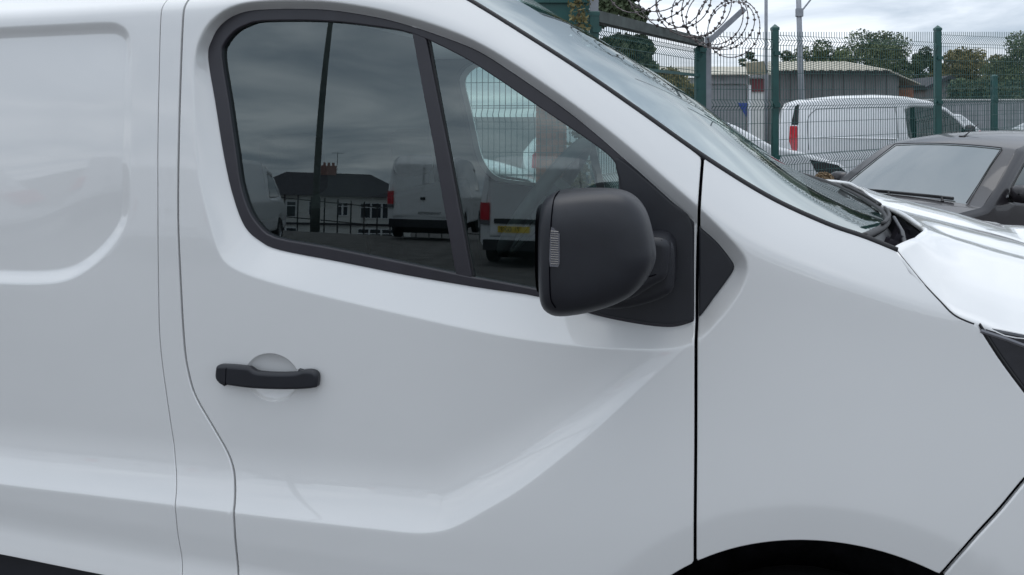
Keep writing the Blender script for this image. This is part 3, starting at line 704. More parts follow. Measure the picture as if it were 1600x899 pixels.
# ---- sill strip, wheels, arches, far flank, load bay ends
sheet('side_rubbing_strip', np.array([(-3.9, 0.26), (seam_l[-1, 0] - 0.002, 0.26), (seam_l[-1, 0] - 0.002, SILL - 0.004), (-3.9, SILL - 0.004)]), lambda X, Z: S0(X, Z) - 0.012, BLACKPL, van, step=0.04, roll=0.012)
sheet('door_sill', np.array([(seam_l[-1, 0] + 0.002, 0.26), (-0.36, 0.26), (-0.36, 0.405), (seam_l[-1, 0] + 0.002, 0.405)]), lambda X, Z: S0(X, Z) - 0.004, BLACKPL, van, step=0.04, roll=0.012)
def wheel(c, r, w, parent, s=1):
    mb = MB(); n_ = 40; prof = [(r*0.62, w/2), (r*0.9, w/2), (r*0.985, w*0.4), (r, w*0.2), (r, -w*0.2), (r*0.985, -w*0.4), (r*0.9, -w/2), (r*0.62, -w/2)]
    v = [(c[0] + a*math.cos(t), c[1] + b, c[2] + a*math.sin(t)) for t in np.linspace(0, 2*math.pi, n_, endpoint=False) for a, b in prof]; k = len(prof)
    f = [(i*k+j, ((i+1) % n_)*k+j, ((i+1) % n_)*k+j+1, i*k+j+1) for i in range(n_) for j in range(k-1)]
    ty = mesh_obj('wheel', v, f, TYRE, parent, True)
    mb = MB(); 
    for t in np.linspace(0, 2*math.pi, 6)[:-1]:
        d = np.array([math.cos(t), 0, math.sin(t)]); mb.bar(np.array(c) - (0, s*w*0.38, 0), np.array(c) - (0, s*w*0.30, 0) + d*r*0.63, 0.07*r/0.33, 0.03, upv=(0, 1, 0))
    pr = [(0.0, w*0.42), (r*0.16, w*0.42), (r*0.2, w*0.2), (r*0.56, w*0.12), (r*0.63, w*0.46)]
    b = len(mb.v); vv = [(c[0] + a*math.cos(t), c[1] - s*q, c[2] + a*math.sin(t)) for t in np.linspace(0, 2*math.pi, 32, endpoint=False) for a, q in pr]
    mb.add(vv, [(i*5+j, ((i+1) % 32)*5+j, ((i+1) % 32)*5+j+1, i*5+j+1) for i in range(32) for j in range(4)])
    mb.build('rim', RIM, ty)
    return ty
for wx in (ARCH_C[0], ARCH_C[0] - 3.1):
    for wy, s in ((0.16, 1), (2*CL - 0.16, -1)): wheel((wx, wy, 0.335), 0.335, 0.215, van, s)
v = []; f = []
for i, t in enumerate(np.linspace(-0.3, math.pi + 0.3, 26)):
    for j, (yy, rr) in enumerate(((0.02, ARCH_R + 0.016), (0.06, ARCH_R + 0.005), (0.10, ARCH_R - 0.03), (0.36, ARCH_R - 0.03), (0.37, 0.0))):
        v.append((ARCH_C[0] + rr*math.cos(t), yy, ARCH_C[1] + rr*math.sin(t)))
    if i: f += [((i-1)*5+j, i*5+j, i*5+j+1, (i-1)*5+j+1) for j in range(4)]
mesh_obj('wheel_arch_liner', v, f, LINER, van, True)
far = lambda X, Z: 2*CL - S0(X, Z) - np.maximum(Z - 1.80, 0) * 0.3
xa = float(ws_line[0, 0])
far_out = np.vstack([[(-3.9, TOP), (-3.9, 0.3), (-0.4, 0.3), (0.5, 0.35), (0.84, 0.4), (0.84, 1.17), (0.40, 1.27)], [p - (0.0, 0.0) for p in ws_line[::-1]], [(xa - 0.02, TOP)]])
sheet('far_flank', far_out, far, PAINT, van, holes=[HOLE], step=0.08, bstep=0.03, roll=0.002, side=-1)
sheet('far_door_lining', np.array([(-1.28, 0.5), (-0.12, 0.5), (-0.12, 1.40), (-0.20, 1.47), (-0.62, 1.78), (-0.95, 1.86), (-1.28, 1.86)]), lambda X, Z: far(X, Z) - 0.05, CABLT, van, holes=[offset_poly(HOLE, 0.012)[offset_poly(HOLE, 0.012)[:, 0] < 9]], step=0.08, bstep=0.02, roll=0.004, flange=-0.05)
sheet('far_division_bar', unp(divider, REC), lambda X, Z: far(X, Z) - 0.02, TRIM, van, step=0.05, roll=0.002, side=-1)
sheet('far_window_pane', HOLE, lambda X, Z: far(X, Z) - 0.012, GLASS, van, step=0.06, roll=0.001, flange=0, side=-1)
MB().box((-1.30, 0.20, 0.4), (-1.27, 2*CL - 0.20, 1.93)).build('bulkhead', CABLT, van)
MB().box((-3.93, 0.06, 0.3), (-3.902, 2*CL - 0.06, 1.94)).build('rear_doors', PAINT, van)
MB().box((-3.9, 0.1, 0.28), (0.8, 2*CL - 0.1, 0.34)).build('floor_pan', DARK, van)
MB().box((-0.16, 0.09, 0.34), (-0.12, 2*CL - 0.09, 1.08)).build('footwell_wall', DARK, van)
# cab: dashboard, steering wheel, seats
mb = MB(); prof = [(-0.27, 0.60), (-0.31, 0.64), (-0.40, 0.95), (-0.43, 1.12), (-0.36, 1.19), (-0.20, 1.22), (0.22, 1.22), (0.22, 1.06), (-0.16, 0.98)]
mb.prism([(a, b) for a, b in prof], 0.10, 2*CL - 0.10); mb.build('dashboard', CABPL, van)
c = np.array([-0.490, 0.50, 1.405]); tl = R(36); ax = np.array([-math.cos(tl), 0, math.sin(tl)])
e1 = np.array([0, 1.0, 0]); e2 = np.cross(ax, e1)
pts = [c + 0.172 * (math.cos(t) * e1 + math.sin(t) * e2) for t in np.linspace(0, 2*math.pi, 49)]
sw = MB().tube(pts, 0.018, 10, cap=False).build('steering_wheel', WHEELPL, van, True)
mb = MB()
for t in (0.0, math.pi, -math.pi/2 if e2[2] > 0 else math.pi/2): mb.bar(c, c + 0.165 * (math.cos(t) * e1 + math.sin(t) * e2), 0.035, 0.02)
mb.bar(c - ax * 0.03, c + ax * 0.02, 0.13, 0.11); mb.bar(c, c - ax * 0.16, 0.07); mb.build('wheel_spokes', WHEELPL, sw)
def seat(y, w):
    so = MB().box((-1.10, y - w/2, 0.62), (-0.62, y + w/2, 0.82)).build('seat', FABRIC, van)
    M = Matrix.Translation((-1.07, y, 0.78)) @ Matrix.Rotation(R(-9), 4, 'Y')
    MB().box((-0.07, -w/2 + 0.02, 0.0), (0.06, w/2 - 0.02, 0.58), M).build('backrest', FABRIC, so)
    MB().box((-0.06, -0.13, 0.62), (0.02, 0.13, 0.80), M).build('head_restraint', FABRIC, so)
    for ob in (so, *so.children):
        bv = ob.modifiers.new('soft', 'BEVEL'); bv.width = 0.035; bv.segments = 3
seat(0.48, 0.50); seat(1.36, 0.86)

# ------------------------------------------------------------------ vehicles
def vehicle(name, label, cat, outline, W, loc, heading, paint, glass=CGLASS, wsglass=CWIND, windows=(), arches=(), zb=0.9, tum=0.16, plan=0.16, roll=0.05, camber=0.035, group=None, wheels=True, wr=0.31, pillar=0.88):
    """outline: (x, z, tag) from the front bottom over the roof to the rear bottom; tag 'g' marks glazed stretches"""
    root = empty(name, loc, heading, label, cat, group)
    xs = [p[0] for p in outline]; xc = (max(xs) + min(xs)) / 2; hl = (max(xs) - min(xs)) / 2
    hw = lambda X, Z: W - tum * np.maximum(np.asarray(Z) - zb, 0)**1.35 - plan * np.clip(np.abs(np.asarray(X) - xc) / hl, 0, 1)**5
    top = [(p[0], p[1]) for p in outline]; zl = outline[-1][1]
    bot = []
    for ax, ar in sorted(arches):                      # underside from rear to front, with wheel arches
        a = math.asin(np.clip((zl - wr) / ar, -1, 1))
        bot += [(ax + ar * math.cos(t), wr + ar * math.sin(t)) for t in np.linspace(math.pi - a, a, 12)]
    poly = np.array(top + bot)
    holes = [np.array(w) for w in windows]
    for sd_ in (1, -1):
        sf = (lambda X, Z: -hw(X, Z)) if sd_ > 0 else (lambda X, Z: hw(X, Z))
        bd = sheet('body_side', poly, sf, paint, root, holes=holes, step=0.14, bstep=0.05, roll=roll, flange=0, side=sd_)
        for h_ in holes:
            sheet('side_window', offset_poly(h_, 0.006), (lambda X, Z: -hw(X, Z) + 0.015) if sd_ > 0 else (lambda X, Z: hw(X, Z) - 0.015), glass, bd, step=0.2, bstep=0.06, roll=0.003, flange=0, side=sd_)
    P = np.array(top); t_ = np.gradient(P, axis=0); t_ /= np.linalg.norm(t_, axis=1)[:, None]
    nrm = np.stack([t_[:, 1], -t_[:, 0]], 1) 
    cols = np.array([-1, -0.94, -pillar, -0.66, -0.44, -0.22, 0, 0.22, 0.44, 0.66, pillar, 0.94, 1]); nc = len(cols); v = []; fb = []; fg = []
    for i, p in enumerate(P):
        h_ = float(hw(p[0], p[1])) - roll
        for c_ in cols:
            o_ = camber * (1 - c_ * c_); v.append((p[0] + nrm[i, 0] * o_, c_ * h_, p[1] + nrm[i, 1] * o_))
        if i:
            for j in range(nc - 1):
                q = ((i-1)*nc+j, (i-1)*nc+j+1, i*nc+j+1, i*nc+j)
                (fg if outline[i-1][2] == 'g' and 2 <= j < nc - 3 else fb).append(q)
    mesh_obj('body_shell', v, fb, paint, root, True)
    seg = []; runs = []
    for i in range(len(outline) - 1):
        if outline[i][2] == 'g': seg.append(i)
        elif seg: runs.append(seg); seg = []
    if seg: runs.append(seg)
    for k, r_ in enumerate(runs):
        ids = set(r_); mesh_obj('windscreen' if k == 0 and P[r_[0], 0] > xc else 'rear_window', v, [q for q in fg if q[0] // nc in ids], wsglass, root, True)
    if wheels:
        for ax, ar in arches:
            for s in (1, -1): wheel((ax, -s * (W - 0.13), wr), wr, 0.2, root, s)
        MB().box((min(xs) + 0.2, -W + 0.25, 0.16), (max(xs) - 0.2, W - 0.25, zl + 0.1)).build('underside', DARK, root)
    root['_hw'] = 0.0; del root['_hw']
    return root, hw
def head(dr, df):           # heading angle of a direction given as (to the right, away) in the photograph
    d = RIGHT * dr + FWD * df; return math.atan2(d[1], d[0])
def stand(px, depth):
    p = at(px, HY, depth); return np.array([p[0], p[1], float(ground_z(p[0], p[1]))])

# ---- the dark hatchback nose-on beyond the van's bonnet
dc = np.array([(1.98,0.28),(2.0,0.45),(1.97,0.62),(1.90,0.72),(1.70,0.76),(1.40,0.83),(1.05,0.878),(1.02,0.885),(0.81,1.03),(0.59,1.18),(0.372,1.318),(0.345,1.33),(0.15,1.375),(-0.2,1.415),(-0.7,1.43),(-1.2,1.41),(-1.45,1.36),(-1.75,1.02),(-1.9,0.92),(-1.95,0.6),(-1.93,0.28)])
tags = [''] * 6 + ['', 'g', 'g', 'g', ''] + [''] * 5 + ['g'] + [''] * 4
fd = RIGHT * -0.889 + FWD * -0.457
base = stand(1402.6, 7.485); loc = base - fd * 1.02; loc[2] = base[2]
win_f = [(0.72,0.93),(0.66,1.0),(0.40,1.18),(0.10,1.30),(-0.28,1.34),(-0.28,0.97)]
win_r = [(-0.36,0.975),(-0.36,1.34),(-0.85,1.325),(-1.25,1.20),(-1.28,1.02)]
dark, hwd = vehicle('dark_hatchback', 'dark purple grey hatchback parked nose-on beyond the white bonnet', 'car', [(a, b, t) for (a, b), t in zip(dc, tags)], 0.84, loc, math.atan2(fd[1], fd[0]), DCAR, windows=[win_f, win_r], arches=[(1.28, 0.36), (-1.28, 0.36)], camber=0.045, zb=0.88, tum=0.44, plan=0.20, pillar=0.83)
h_ = lambda t: np.array([1.075 - 0.05 * (t / 0.7)**2, t, 0.905 + 0.012 * (1 - (t / 0.7)**2)])
for y0, y1 in ((0.48, -0.10), (-0.02, -0.56)):
    w_ = MB().tube([h_(y0) + (0.03, 0, -0.01), h_(y0) + (0.0, -0.03, 0.03), h_((y0+y1)/2) + (-0.02, 0, 0.03)], [0.014, 0.010, 0.006], 6).build('wiper_arm', RUBBER, dark)
    MB().tube([h_(t) + (-0.015, 0, 0.022) for t in np.linspace(y0 + 0.06, y1, 8)], 0.015, 5).build('wiper_blade', RUBBER, w_)
MB().tube([(0.12, 0.0, 1.42), (0.06, 0.0, 1.45), (-0.09, 0.0, 1.535)], [0.009, 0.005, 0.003], 6).build('aerial', RUBBER, dark)
MB().box((0.05, -0.03, 1.405), (0.15, 0.03, 1.428)).build('aerial_base', RUBBER, dark)
for s in (1, -1):
    mm = MB(); pts = []
    for a in np.linspace(0, 2*math.pi, 16, endpoint=False):
        pts.append((np.sign(math.cos(a)) * abs(math.cos(a))**0.6, np.sign(math.sin(a)) * abs(math.sin(a))**0.6))
    rings = [(0.0, 0.2), (0.012, 0.8), (0.05, 1.0), (0.09, 0.94), (0.115, 0.6), (0.12, 0.1)]
    v = [(0.70 - 0.06 + dxx, s * (0.92 + 0.10 * a * k), 0.985 + 0.075 * b * k) for dxx, k in rings for a, b in pts]
    mm.add(v, [(i*16+j, i*16+(j+1) % 16, (i+1)*16+(j+1) % 16, (i+1)*16+j) for i in range(5) for j in range(16)])
    mi = mm.build('door_mirror', DCAR, dark, True)
    MB().bar((0.68, s * 0.76, 0.925), (0.69, s * 0.88, 0.95), 0.05, 0.04).build('mirror_stalk', RUBBER, mi)
    MB().box((1.80, s * 0.56 - 0.16, 0.60), (1.93, s * 0.56 + 0.16, 0.73)).build('headlight', LENS, dark)
MB().box((1.95, -0.30, 0.38), (2.045, 0.30, 0.50)).build('grille', RUBBER, dark)
mb = MB(); 
for s in (1, -1): MB().tube([(0.385, s*0.535, 1.338), (0.60, s*0.575, 1.20), (0.82, s*0.62, 1.052), (1.03, s*0.655, 0.908)], 0.005, 6).build('screen_seal', RUBBER, dark)
MB().tube([(0.385 + 0.02*(1-(t/0.54)**2), t, 1.338 + 0.022*(1-(t/0.54)**2)) for t in np.linspace(-0.535, 0.535, 13)], 0.005, 6).build('screen_seal', RUBBER, dark)
MB().tube([(1.22 - 0.03, 0.06, 0.895), (1.22, 0.06, 0.905)], 0.012, 6).build('washer_jet', RUBBER, dark)

# ---- small white delivery van side-on behind the mesh fence
KD = 13.6; kpm = F / KD
kb = stand(1350, KD); KA = R(17); KC, KS = math.cos(KA), math.sin(KA)
def ks(px): u = (px - CX) / F; return (u * KD - (1222 - CX) / F * KD) / (KC + u * KS)      # distance along its flank
kx = lambda px: ks(px) - 2.1
kz = lambda py, px=1320: EYE - kb[2] + (HY - py) / F * (KD - ks(px) * KS)
loc = at(1222, HY, KD) + (RIGHT * KC - FWD * KS) * 2.1 + (RIGHT * KS + FWD * KC) * 0.9; loc[2] = kb[2]
ko = [(2.05,0.32,''),(2.1,0.6,''),(2.02,0.92,''),(1.75,1.06,''),(kx(1562),1.10,''),(kx(1536),kz(213,1530),'g'),(kx(1516),kz(200,1515),'g'),(kx(1482),kz(170,1480),'g'),(kx(1456),kz(158.5,1456),''),(kx(1425),kz(153,1425),''),(kx(1396),kz(150.5,1396),''),(-0.7,kz(150),''),(-1.3,kz(152),''),(-1.85,kz(158),''),(-2.03,kz(163),''),(-2.09,kz(175),''),(-2.14,kz(200),''),(-2.16,kz(235),''),(-2.16,0.6,''),(-2.12,0.32,'')]
kw = [(kx(a), kz(b, a)) for a, b in ((1416,172),(1424,168),(1460,169),(1478,175),(1496,190),(1509,206),(1509,217),(1470,219),(1425,220),(1420,212))]
kan, hwk = vehicle('small_delivery_van', 'white small delivery van side-on behind the green mesh fence', 'van', ko, 0.9, loc, head(KC, -KS), WHITE2, windows=[kw], arches=[(1.35, 0.36), (-1.35, 0.36)], zb=1.15, tum=0.16, plan=0.1, roll=0.05)
SK = lambda o_: (lambda X, Z: -hwk(X, Z) - o_)
sheet('tail_light', np.array([(kx(1234),kz(197)),(kx(1247),kz(197)),(kx(1247),kz(236)),(kx(1238),kz(240)),(kx(1233),kz(222))]), SK(0.004), REDL, kan, step=0.1, bstep=0.03, roll=0.01)
sheet('pillar_trim', np.array([(kx(1236),kz(196)),(kx(1242),kz(166)),(kx(1249),kz(162)),(kx(1248),kz(196))]), SK(0.003), RUBBER, kan, step=0.1, bstep=0.03, roll=0.006)
MB().tube([(a, -float(hwk(a, b)) - 0.002, b) for a, b in cr([(kx(1264),kz(235)),(kx(1262),kz(190)),(kx(1272),kz(174)),(kx(1290),kz(170)),(kx(1390),kz(168)),(kx(1400),kz(172)),(kx(1403),kz(215))], 5)], 0.006, 4).build('panel_joint', DOORG, kan)
MB().tube([(kx(a), -float(hwk(kx(a), kz(216))) - 0.004, kz(216 + 0.01*(a-1330))) for a in (1270, 1330, 1400)], 0.012, 5).build('side_moulding', WHITE2, kan)
MB().tube([(kx(a), -float(hwk(kx(a), kz(222, a))) - 0.004, kz(222.5, a)) for a in (1425, 1470, 1512)], 0.014, 5).build('waist_seal', RUBBER, kan)
mm = MB(); rings = [(0.0, 0.25), (0.015, 0.9), (0.08, 1.0), (0.13, 0.8), (0.15, 0.2)]; v = []
for dxx, k in rings:
    for a in np.linspace(0, 2*math.pi, 14, endpoint=False): v.append((kx(1505) + dxx, -1.0 - 0.10*k*math.cos(a), kz(207, 1508) + 0.12*k*math.sin(a)))
mm.add(v, [(i*14+j, i*14+(j+1) % 14, (i+1)*14+(j+1) % 14, (i+1)*14+j) for i in range(4) for j in range(14)])
mm.build('door_mirror', BLACKPL, kan, True)

# ---- white cars by the fence
hb_o = [(2.0,0.3,''),(2.05,0.5,''),(1.98,0.72,''),(1.85,0.80,''),(1.4,0.93,''),(0.98,1.02,'g'),(0.55,1.26,'g'),(0.2,1.40,''),(-0.2,1.455,''),(-0.8,1.46,''),(-1.4,1.40,'g'),(-1.82,1.05,''),(-1.95,0.9,''),(-1.98,0.55,''),(-1.95,0.3,'')]
hw1 = [(0.62,1.02),(0.25,1.28),(-0.1,1.36),(-0.35,1.37),(-0.35,1.02)]; hw2 = [(-0.43,1.02),(-0.43,1.37),(-0.9,1.36),(-1.35,1.24),(-1.35,1.05)]
def hatch(label, px, depth, heading, paint, group, nose_px=True, red=True, d=1.0):
    b_ = stand(px, depth); c_, s_ = math.cos(heading), math.sin(heading)
    l_ = b_ - np.array([c_, s_, 0]) * 2.0 * d + FWD * 0.86
    r_, hw_ = vehicle('parked_hatchback', label, 'car', hb_o, 0.86, l_, heading, paint, windows=[hw1, hw2], arches=[(1.3, 0.35), (-1.25, 0.35)], zb=1.0, tum=0.26, plan=0.2, group=group)
    for s in (1, -1):
        sd_ = s; sf = (lambda X, Z: -hw_(X, Z) - 0.003) if s > 0 else (lambda X, Z: hw_(X, Z) + 0.003)
        sheet('headlight', np.array([(1.42,0.86),(1.50,0.71),(1.86,0.62),(1.95,0.68),(1.80,0.79)]), sf, LAMPDARK, r_, step=0.1, bstep=0.03, roll=0.004, side=sd_)
        sheet('tail_light', np.array([(-1.62,0.98),(-1.70,0.74),(-1.93,0.76),(-1.92,0.92),(-1.80,1.04)]), sf, REDL, r_, step=0.1, bstep=0.03, roll=0.004, side=sd_)
        MB().bar((0.66, s*0.84, 1.02), (0.66, s*1.0, 1.06), 0.09, 0.14).build('door_mirror', paint, r_)
    return r_
hx_ = hatch('white hatchback whose nose and headlight show left of the dark hatchback', 1330, 11.6, head(1, 0.05), WHITE2, 'white cars parked by the fence', d=1.12)
hx_.scale = (1.12, 1.12, 1.12)
hatch('white hatchback with red tail light far off beyond the small delivery van', 1556, 19.5, head(-1, 0.1), WHITE2, 'cars parked far off on the right', d=-1.0)
hatch('silver hatchback at the right edge beyond the green fence post', 1562, 20.5, head(-1, 0.15), SILVER, 'cars parked far off on the right', d=1.0)
hatch('white hatchback seen through the cab windows of the foreground van', 800, 10.6, head(1, 0.0), WHITE2, 'white cars parked by the fence', d=0.8)

# ------------------------------------------------------------------ green mesh fence
def fence_wires(name, a, b, z0a, z0b, ha, hb_, parent, folds, pitch=0.05, r=0.0027):
    a = np.array(a[:2]); b = np.array(b[:2]); ln = np.linalg.norm(b - a); u = (b - a) / ln
    nrm = np.array([u[1], -u[0]]);  nrm = nrm if np.dot(nrm, CAM[:2] - a) > 0 else -nrm
    prof = [(0.0, 0.0)]
    for f_ in folds: prof += [(f_ - 0.055, 0.0), (f_, 0.045), (f_ + 0.055, 0.0)]
    prof.append((1e9, 0.0)); mb = MB(); nW = int(ln / pitch)
    for i in range(nW + 1):
        s = i / nW; p = a + u * ln * s; z0 = z0a + (z0b - z0a) * s; h_ = ha + (hb_ - ha) * s
        pts = [np.array([*(p + nrm * o_), z0 + min(zz, h_)]) for zz, o_ in prof if zz < h_ + 0.2 or zz > 1e8]
        for q0, q1 in zip(pts[:-1], pts[1:]):
            if q1[2] - q0[2] > 1e-4: mb.bar(q0, q1, 2*r, 2*r, upv=(u[0], u[1], 0))
    for zz in np.arange(0.1, max(ha, hb_), 0.2):
        q = [np.array([*(a if s == 0 else b), (z0a if s == 0 else z0b) + zz]) for s in (0, 1)]
        if zz < min(ha, hb_) - 0.02: mb.bar(q[0] + [*(nrm*0.006), 0], q[1] + [*(nrm*0.006), 0], 2*r, 2*r)
    for f_ in folds:
        for dz in (-0.06, 0.06):
            q = [np.array([*(a if s == 0 else b), (z0a if s == 0 else z0b) + f_ + dz]) for s in (0, 1)]
            mb.bar(q[0] + [*(nrm*0.006), 0], q[1] + [*(nrm*0.006), 0], 2*r, 2*r)
    o_ = mb.build(name, FGREEN, parent); o_['kind'] = 'stuff'
    return o_
def post(p, h, parent, w=0.075, m=FGREEN, ang=PHI):
    mb = MB(); M = Matrix.Translation((p[0], p[1], p[2])) @ Matrix.Rotation(ang, 4, 'Z')
    mb.box((-w/2, -w/2, -0.2), (w/2, w/2, h), M); 
    pst = mb.build('post', m, parent)
    cap = MB(); k = w/2 + 0.006
    cap.add([tuple(M @ Vector(q)) for q in ((-k,-k,h),(k,-k,h),(k,k,h),(-k,k,h),(-k,-k,h+0.03),(k,-k,h+0.03),(k,k,h+0.03),(-k,k,h+0.03),(0,0,h+0.075))],
            [(0,1,5,4),(1,2,6,5),(2,3,7,6),(3,0,4,7),(4,5,8),(5,6,8),(6,7,8),(7,4,8)])
    cap.build('post_cap', m, pst)
    for zz in np.arange(0.45, h, 0.62):
        MB().box((-0.02, -w/2 - 0.02, zz), (0.05, -w/2 - 0.002, zz + 0.05), M).build('clip', m, pst)
    return pst
def fpt(lat, dep):
    p = CAM + RIGHT * lat + FWD * dep; return np.array([p[0], p[1], float(ground_z(p[0], p[1]))])
fp = [fpt(3.15 - 2.85*0.36, 10.2 - 1.8*0.36), fpt(3.15, 10.2), fpt(6.0, 12.0), fpt(8.85, 13.8), fpt(11.7, 15.6)]
ftop = [EYE + 0.0977 * d for d in (9.55, 10.2, 12.0, 13.8, 15.6)]
fence = empty('mesh_fence', fp[0], label='green welded mesh fence with square posts in front of the small delivery van', cat='fence')
inv = lambda o_, p: np.array(p) - np.array(o_.location)
for i, p in enumerate(fp):
    if i: 
        post(inv(fence, p), ftop[i] - p[2] + 0.02, fence)
        z0, z1 = fp[i-1][2], p[2]; H0, H1 = ftop[i-1] - z0, ftop[i] - z1
        w_ = fence_wires('mesh_panel', inv(fence, fp[i-1]), inv(fence, p), 0 if False else z0 - fp[0][2], z1 - fp[0][2], H0, H1, fence, (0.42, 1.05, 1.72, min(H0, H1) - 0.10))
# fold heights follow the panel; the fence on the far side of the yard
fb = [fpt(-0.70*1.0, 7.5), fpt(0.69, 7.15)]
sf_ = empty('mesh_fence', fb[0], label='green mesh fence seen through the cab windows of the foreground van', cat='fence')
fb = [fpt(-3.6, 8.1), fpt(-1.4, 7.65), fpt(0.69, 7.15)]
for i, p in enumerate(fb):
    post(inv(sf_, p), 2.45, sf_)
    if i: fence_wires('mesh_panel', inv(sf_, fb[i-1]), inv(sf_, p), 0, 0, 2.4, 2.4, sf_, (0.42, 1.05, 1.62, 2.28))
ff = [fpt(748/F*17.5, 17.5), fpt(753/F*17.5 + 2.6, 17.8), fpt(-0.0 + 640/F*17.5, 17.4)]
ff = [fpt(9.27, 18.5), fpt(10.2, 18.0), fpt(12.6, 16.9)]
f2 = empty('mesh_fence', ff[0], label='green mesh fence crossing behind the small delivery van at far right', cat='fence')
for i, p in enumerate(ff):
    post(inv(f2, p), 2.2, f2, w=0.1)
    if i: fence_wires('mesh_panel', inv(f2, ff[i-1]), inv(f2, p), ff[i-1][2]-ff[0][2], p[2]-ff[0][2], 2.15, 2.15, f2, (0.42, 1.05, 1.95), pitch=0.06)

# ------------------------------------------------------------------ gate frame with razor wire
gA = at(1094, 66, 9.55); gB = at(928, 26, 7.15); ga = fpt(294/F*9.55, 9.55); gb = fpt(128/F*7.15, 7.15)
gate = empty('gate_frame', ga, label='green steel gate frame with top beam under the razor wire', cat='gate')
M = Matrix.Rotation(PHI, 4, 'Z')
post(np.zeros(3), gA[2] - ga[2] - 0.10, gate, w=0.11)
MB().bar(inv(gate, gA), inv(gate, gB), 0.10, 0.095).build('top_beam', RUSTG, gate)
MB().box((0.058, -0.03, 0), (0.120, 0.03, gA[2] - ga[2] + 0.06), M).build('angle_post', GALV, gate)
q = inv(gate, gA) + RIGHT * 0.09
MB().bar(q + (0, 0, 0.0), q + RIGHT * 0.40 + (0, 0, 0.37) - FWD * 0.02, 0.05, 0.06).build('angle_bracket', GALV, gate)
gp = inv(gate, gb)
MB().box((-0.035, -0.035, 0), (0.035, 0.035, 3.3), Matrix.Translation(tuple(gp)) @ M).build('angle_post', GALV, gate)
w_ = fence_wires('mesh_panel', (0, 0, 0), gp, 0, gp[2], gA[2] - ga[2] - 0.06, gB[2] - gb[2] - 0.06, gate, (0.42, 1.05, 1.62, 2.28))
MB().bar((0, 0, 2.05), gp + (0, 0, 2.05), 0.03, 0.03).build('mid_rail', FGREEN, gate)
def coil(label, a, b, rad, turns, ph, name='razor_wire_coil'):
    a = np.array(a); b = np.array(b); d = b - a; ln = np.linalg.norm(d); d /= ln
    u = np.cross(d, (0, 0, 1)); u /= np.linalg.norm(u); w = np.cross(u, d); n_ = int(turns * 40)
    t = np.linspace(0, 1, n_); an = ph + t * turns * 2 * math.pi
    rr = rad * (1 + 0.10 * np.sin(an * 0.37 + 1) + 0.06 * np.sin(an * 1.7))
    sw_ = 0.10 * np.sin(an * 0.5 + ph)
    P = a[None] + d[None] * (t * ln)[:, None] + u[None] * (rr * np.cos(an) )[:, None] + w[None] * (rr * np.sin(an))[:, None] + d[None] * sw_[:, None]
    mb = MB().tube(P, 0.0052, 5)
    o_ = mb.build(name, RAZOR); tag(o_, label, 'razor wire')
    Q = resample(P, 0.062); T_ = np.gradient(Q, axis=0); T_ /= np.linalg.norm(T_, axis=1)[:, None]; bb = MB()
    for i, p in enumerate(Q):
        s1 = np.cross(T_[i], rng.normal(size=3)); s1 /= np.linalg.norm(s1); s2 = np.cross(T_[i], s1); L_ = 0.021
        v = [p + T_[i]*L_, p - T_[i]*L_, p + s1*L_, p - s1*L_, p + s2*0.007, p - s2*0.007]
        bb.add(v, [(0,2,4),(2,1,4),(1,3,4),(3,0,4),(2,0,5),(1,2,5),(3,1,5),(0,3,5)])
    br = bb.build('barbs', RAZOR, o_); br['kind'] = 'stuff'
    return o_
coil('rusty coil of razor wire running along the top of the gate beam', gA + RIGHT*0.42 + (0, 0, 0.12), gB + RIGHT*0.30 + (0, 0, 0.40), 0.30, 11.5, 0.4)

# ------------------------------------------------------------------ green cabinet, brick pier
def local(px, depth): 
    p = stand(px, depth); return p
p = stand(868, 7.6)
cab = empty('steel_header_panel', p, PHI, 'dark green steel panel high above the fence left of the grey gate post', 'panel')
MB().box((-0.90, 0, 2.25), (0.30, 0.05, 3.4)).build('sheet', FGREEN, cab)
for x in (-0.88, 0.22): MB().box((x, 0.052, 0), (x + 0.06, 0.112, 3.4)).build('post', FGREEN, cab)
for z in (2.27, 2.62): MB().box((-0.90, -0.03, z), (0.30, -0.001, z + 0.05)).build('strap', FGREEN, cab)
p = stand(862, 9.4)
pier = empty('brick_pier', p, PHI, 'orange brown brick pier seen through the cab and windscreen', 'pier')
PW = 0.33; MB().box((-PW/2 + 0.006, 0.006, 0), (PW/2 - 0.006, PW - 0.006, 2.3)).build('mortar_core', MORTAR, pier)
bm_ = MB().box((-0.1065, -0.05125, -0.0325), (0.1065, 0.05125, 0.0325)).build('brick', BRICK, pier); first = True; nbk = 0
for c_ in range(30):
    z = 0.036 + c_ * 0.075
    lay = [(-PW/2 + 0.1065, 0.051, 0), (PW/2 - 0.051, 0.1065, 1), (PW/2 - 0.1065, PW - 0.051, 0), (-PW/2 + 0.051, PW - 0.1065, 1)]
    if c_ % 2: lay = [(PW/2 - 0.1065, 0.051, 0), (-PW/2 + 0.051, 0.1065, 1), (-PW/2 + 0.1065, PW - 0.051, 0), (PW/2 - 0.051, PW - 0.1065, 1)]
    for x, y, t in lay:
        o_ = bm_ if first else bm_.copy()
        if not first: COL.objects.link(o_); o_.parent = pier
        first = False; o_.location = (x, y, z); o_.rotation_euler = (0, 0, t * math.pi/2 + random.uniform(-.004, .004))
MB().box((-PW/2 - 0.03, -0.03, 2.3), (PW/2 + 0.03, PW + 0.03, 2.37)).build('coping', BLOCK, pier)

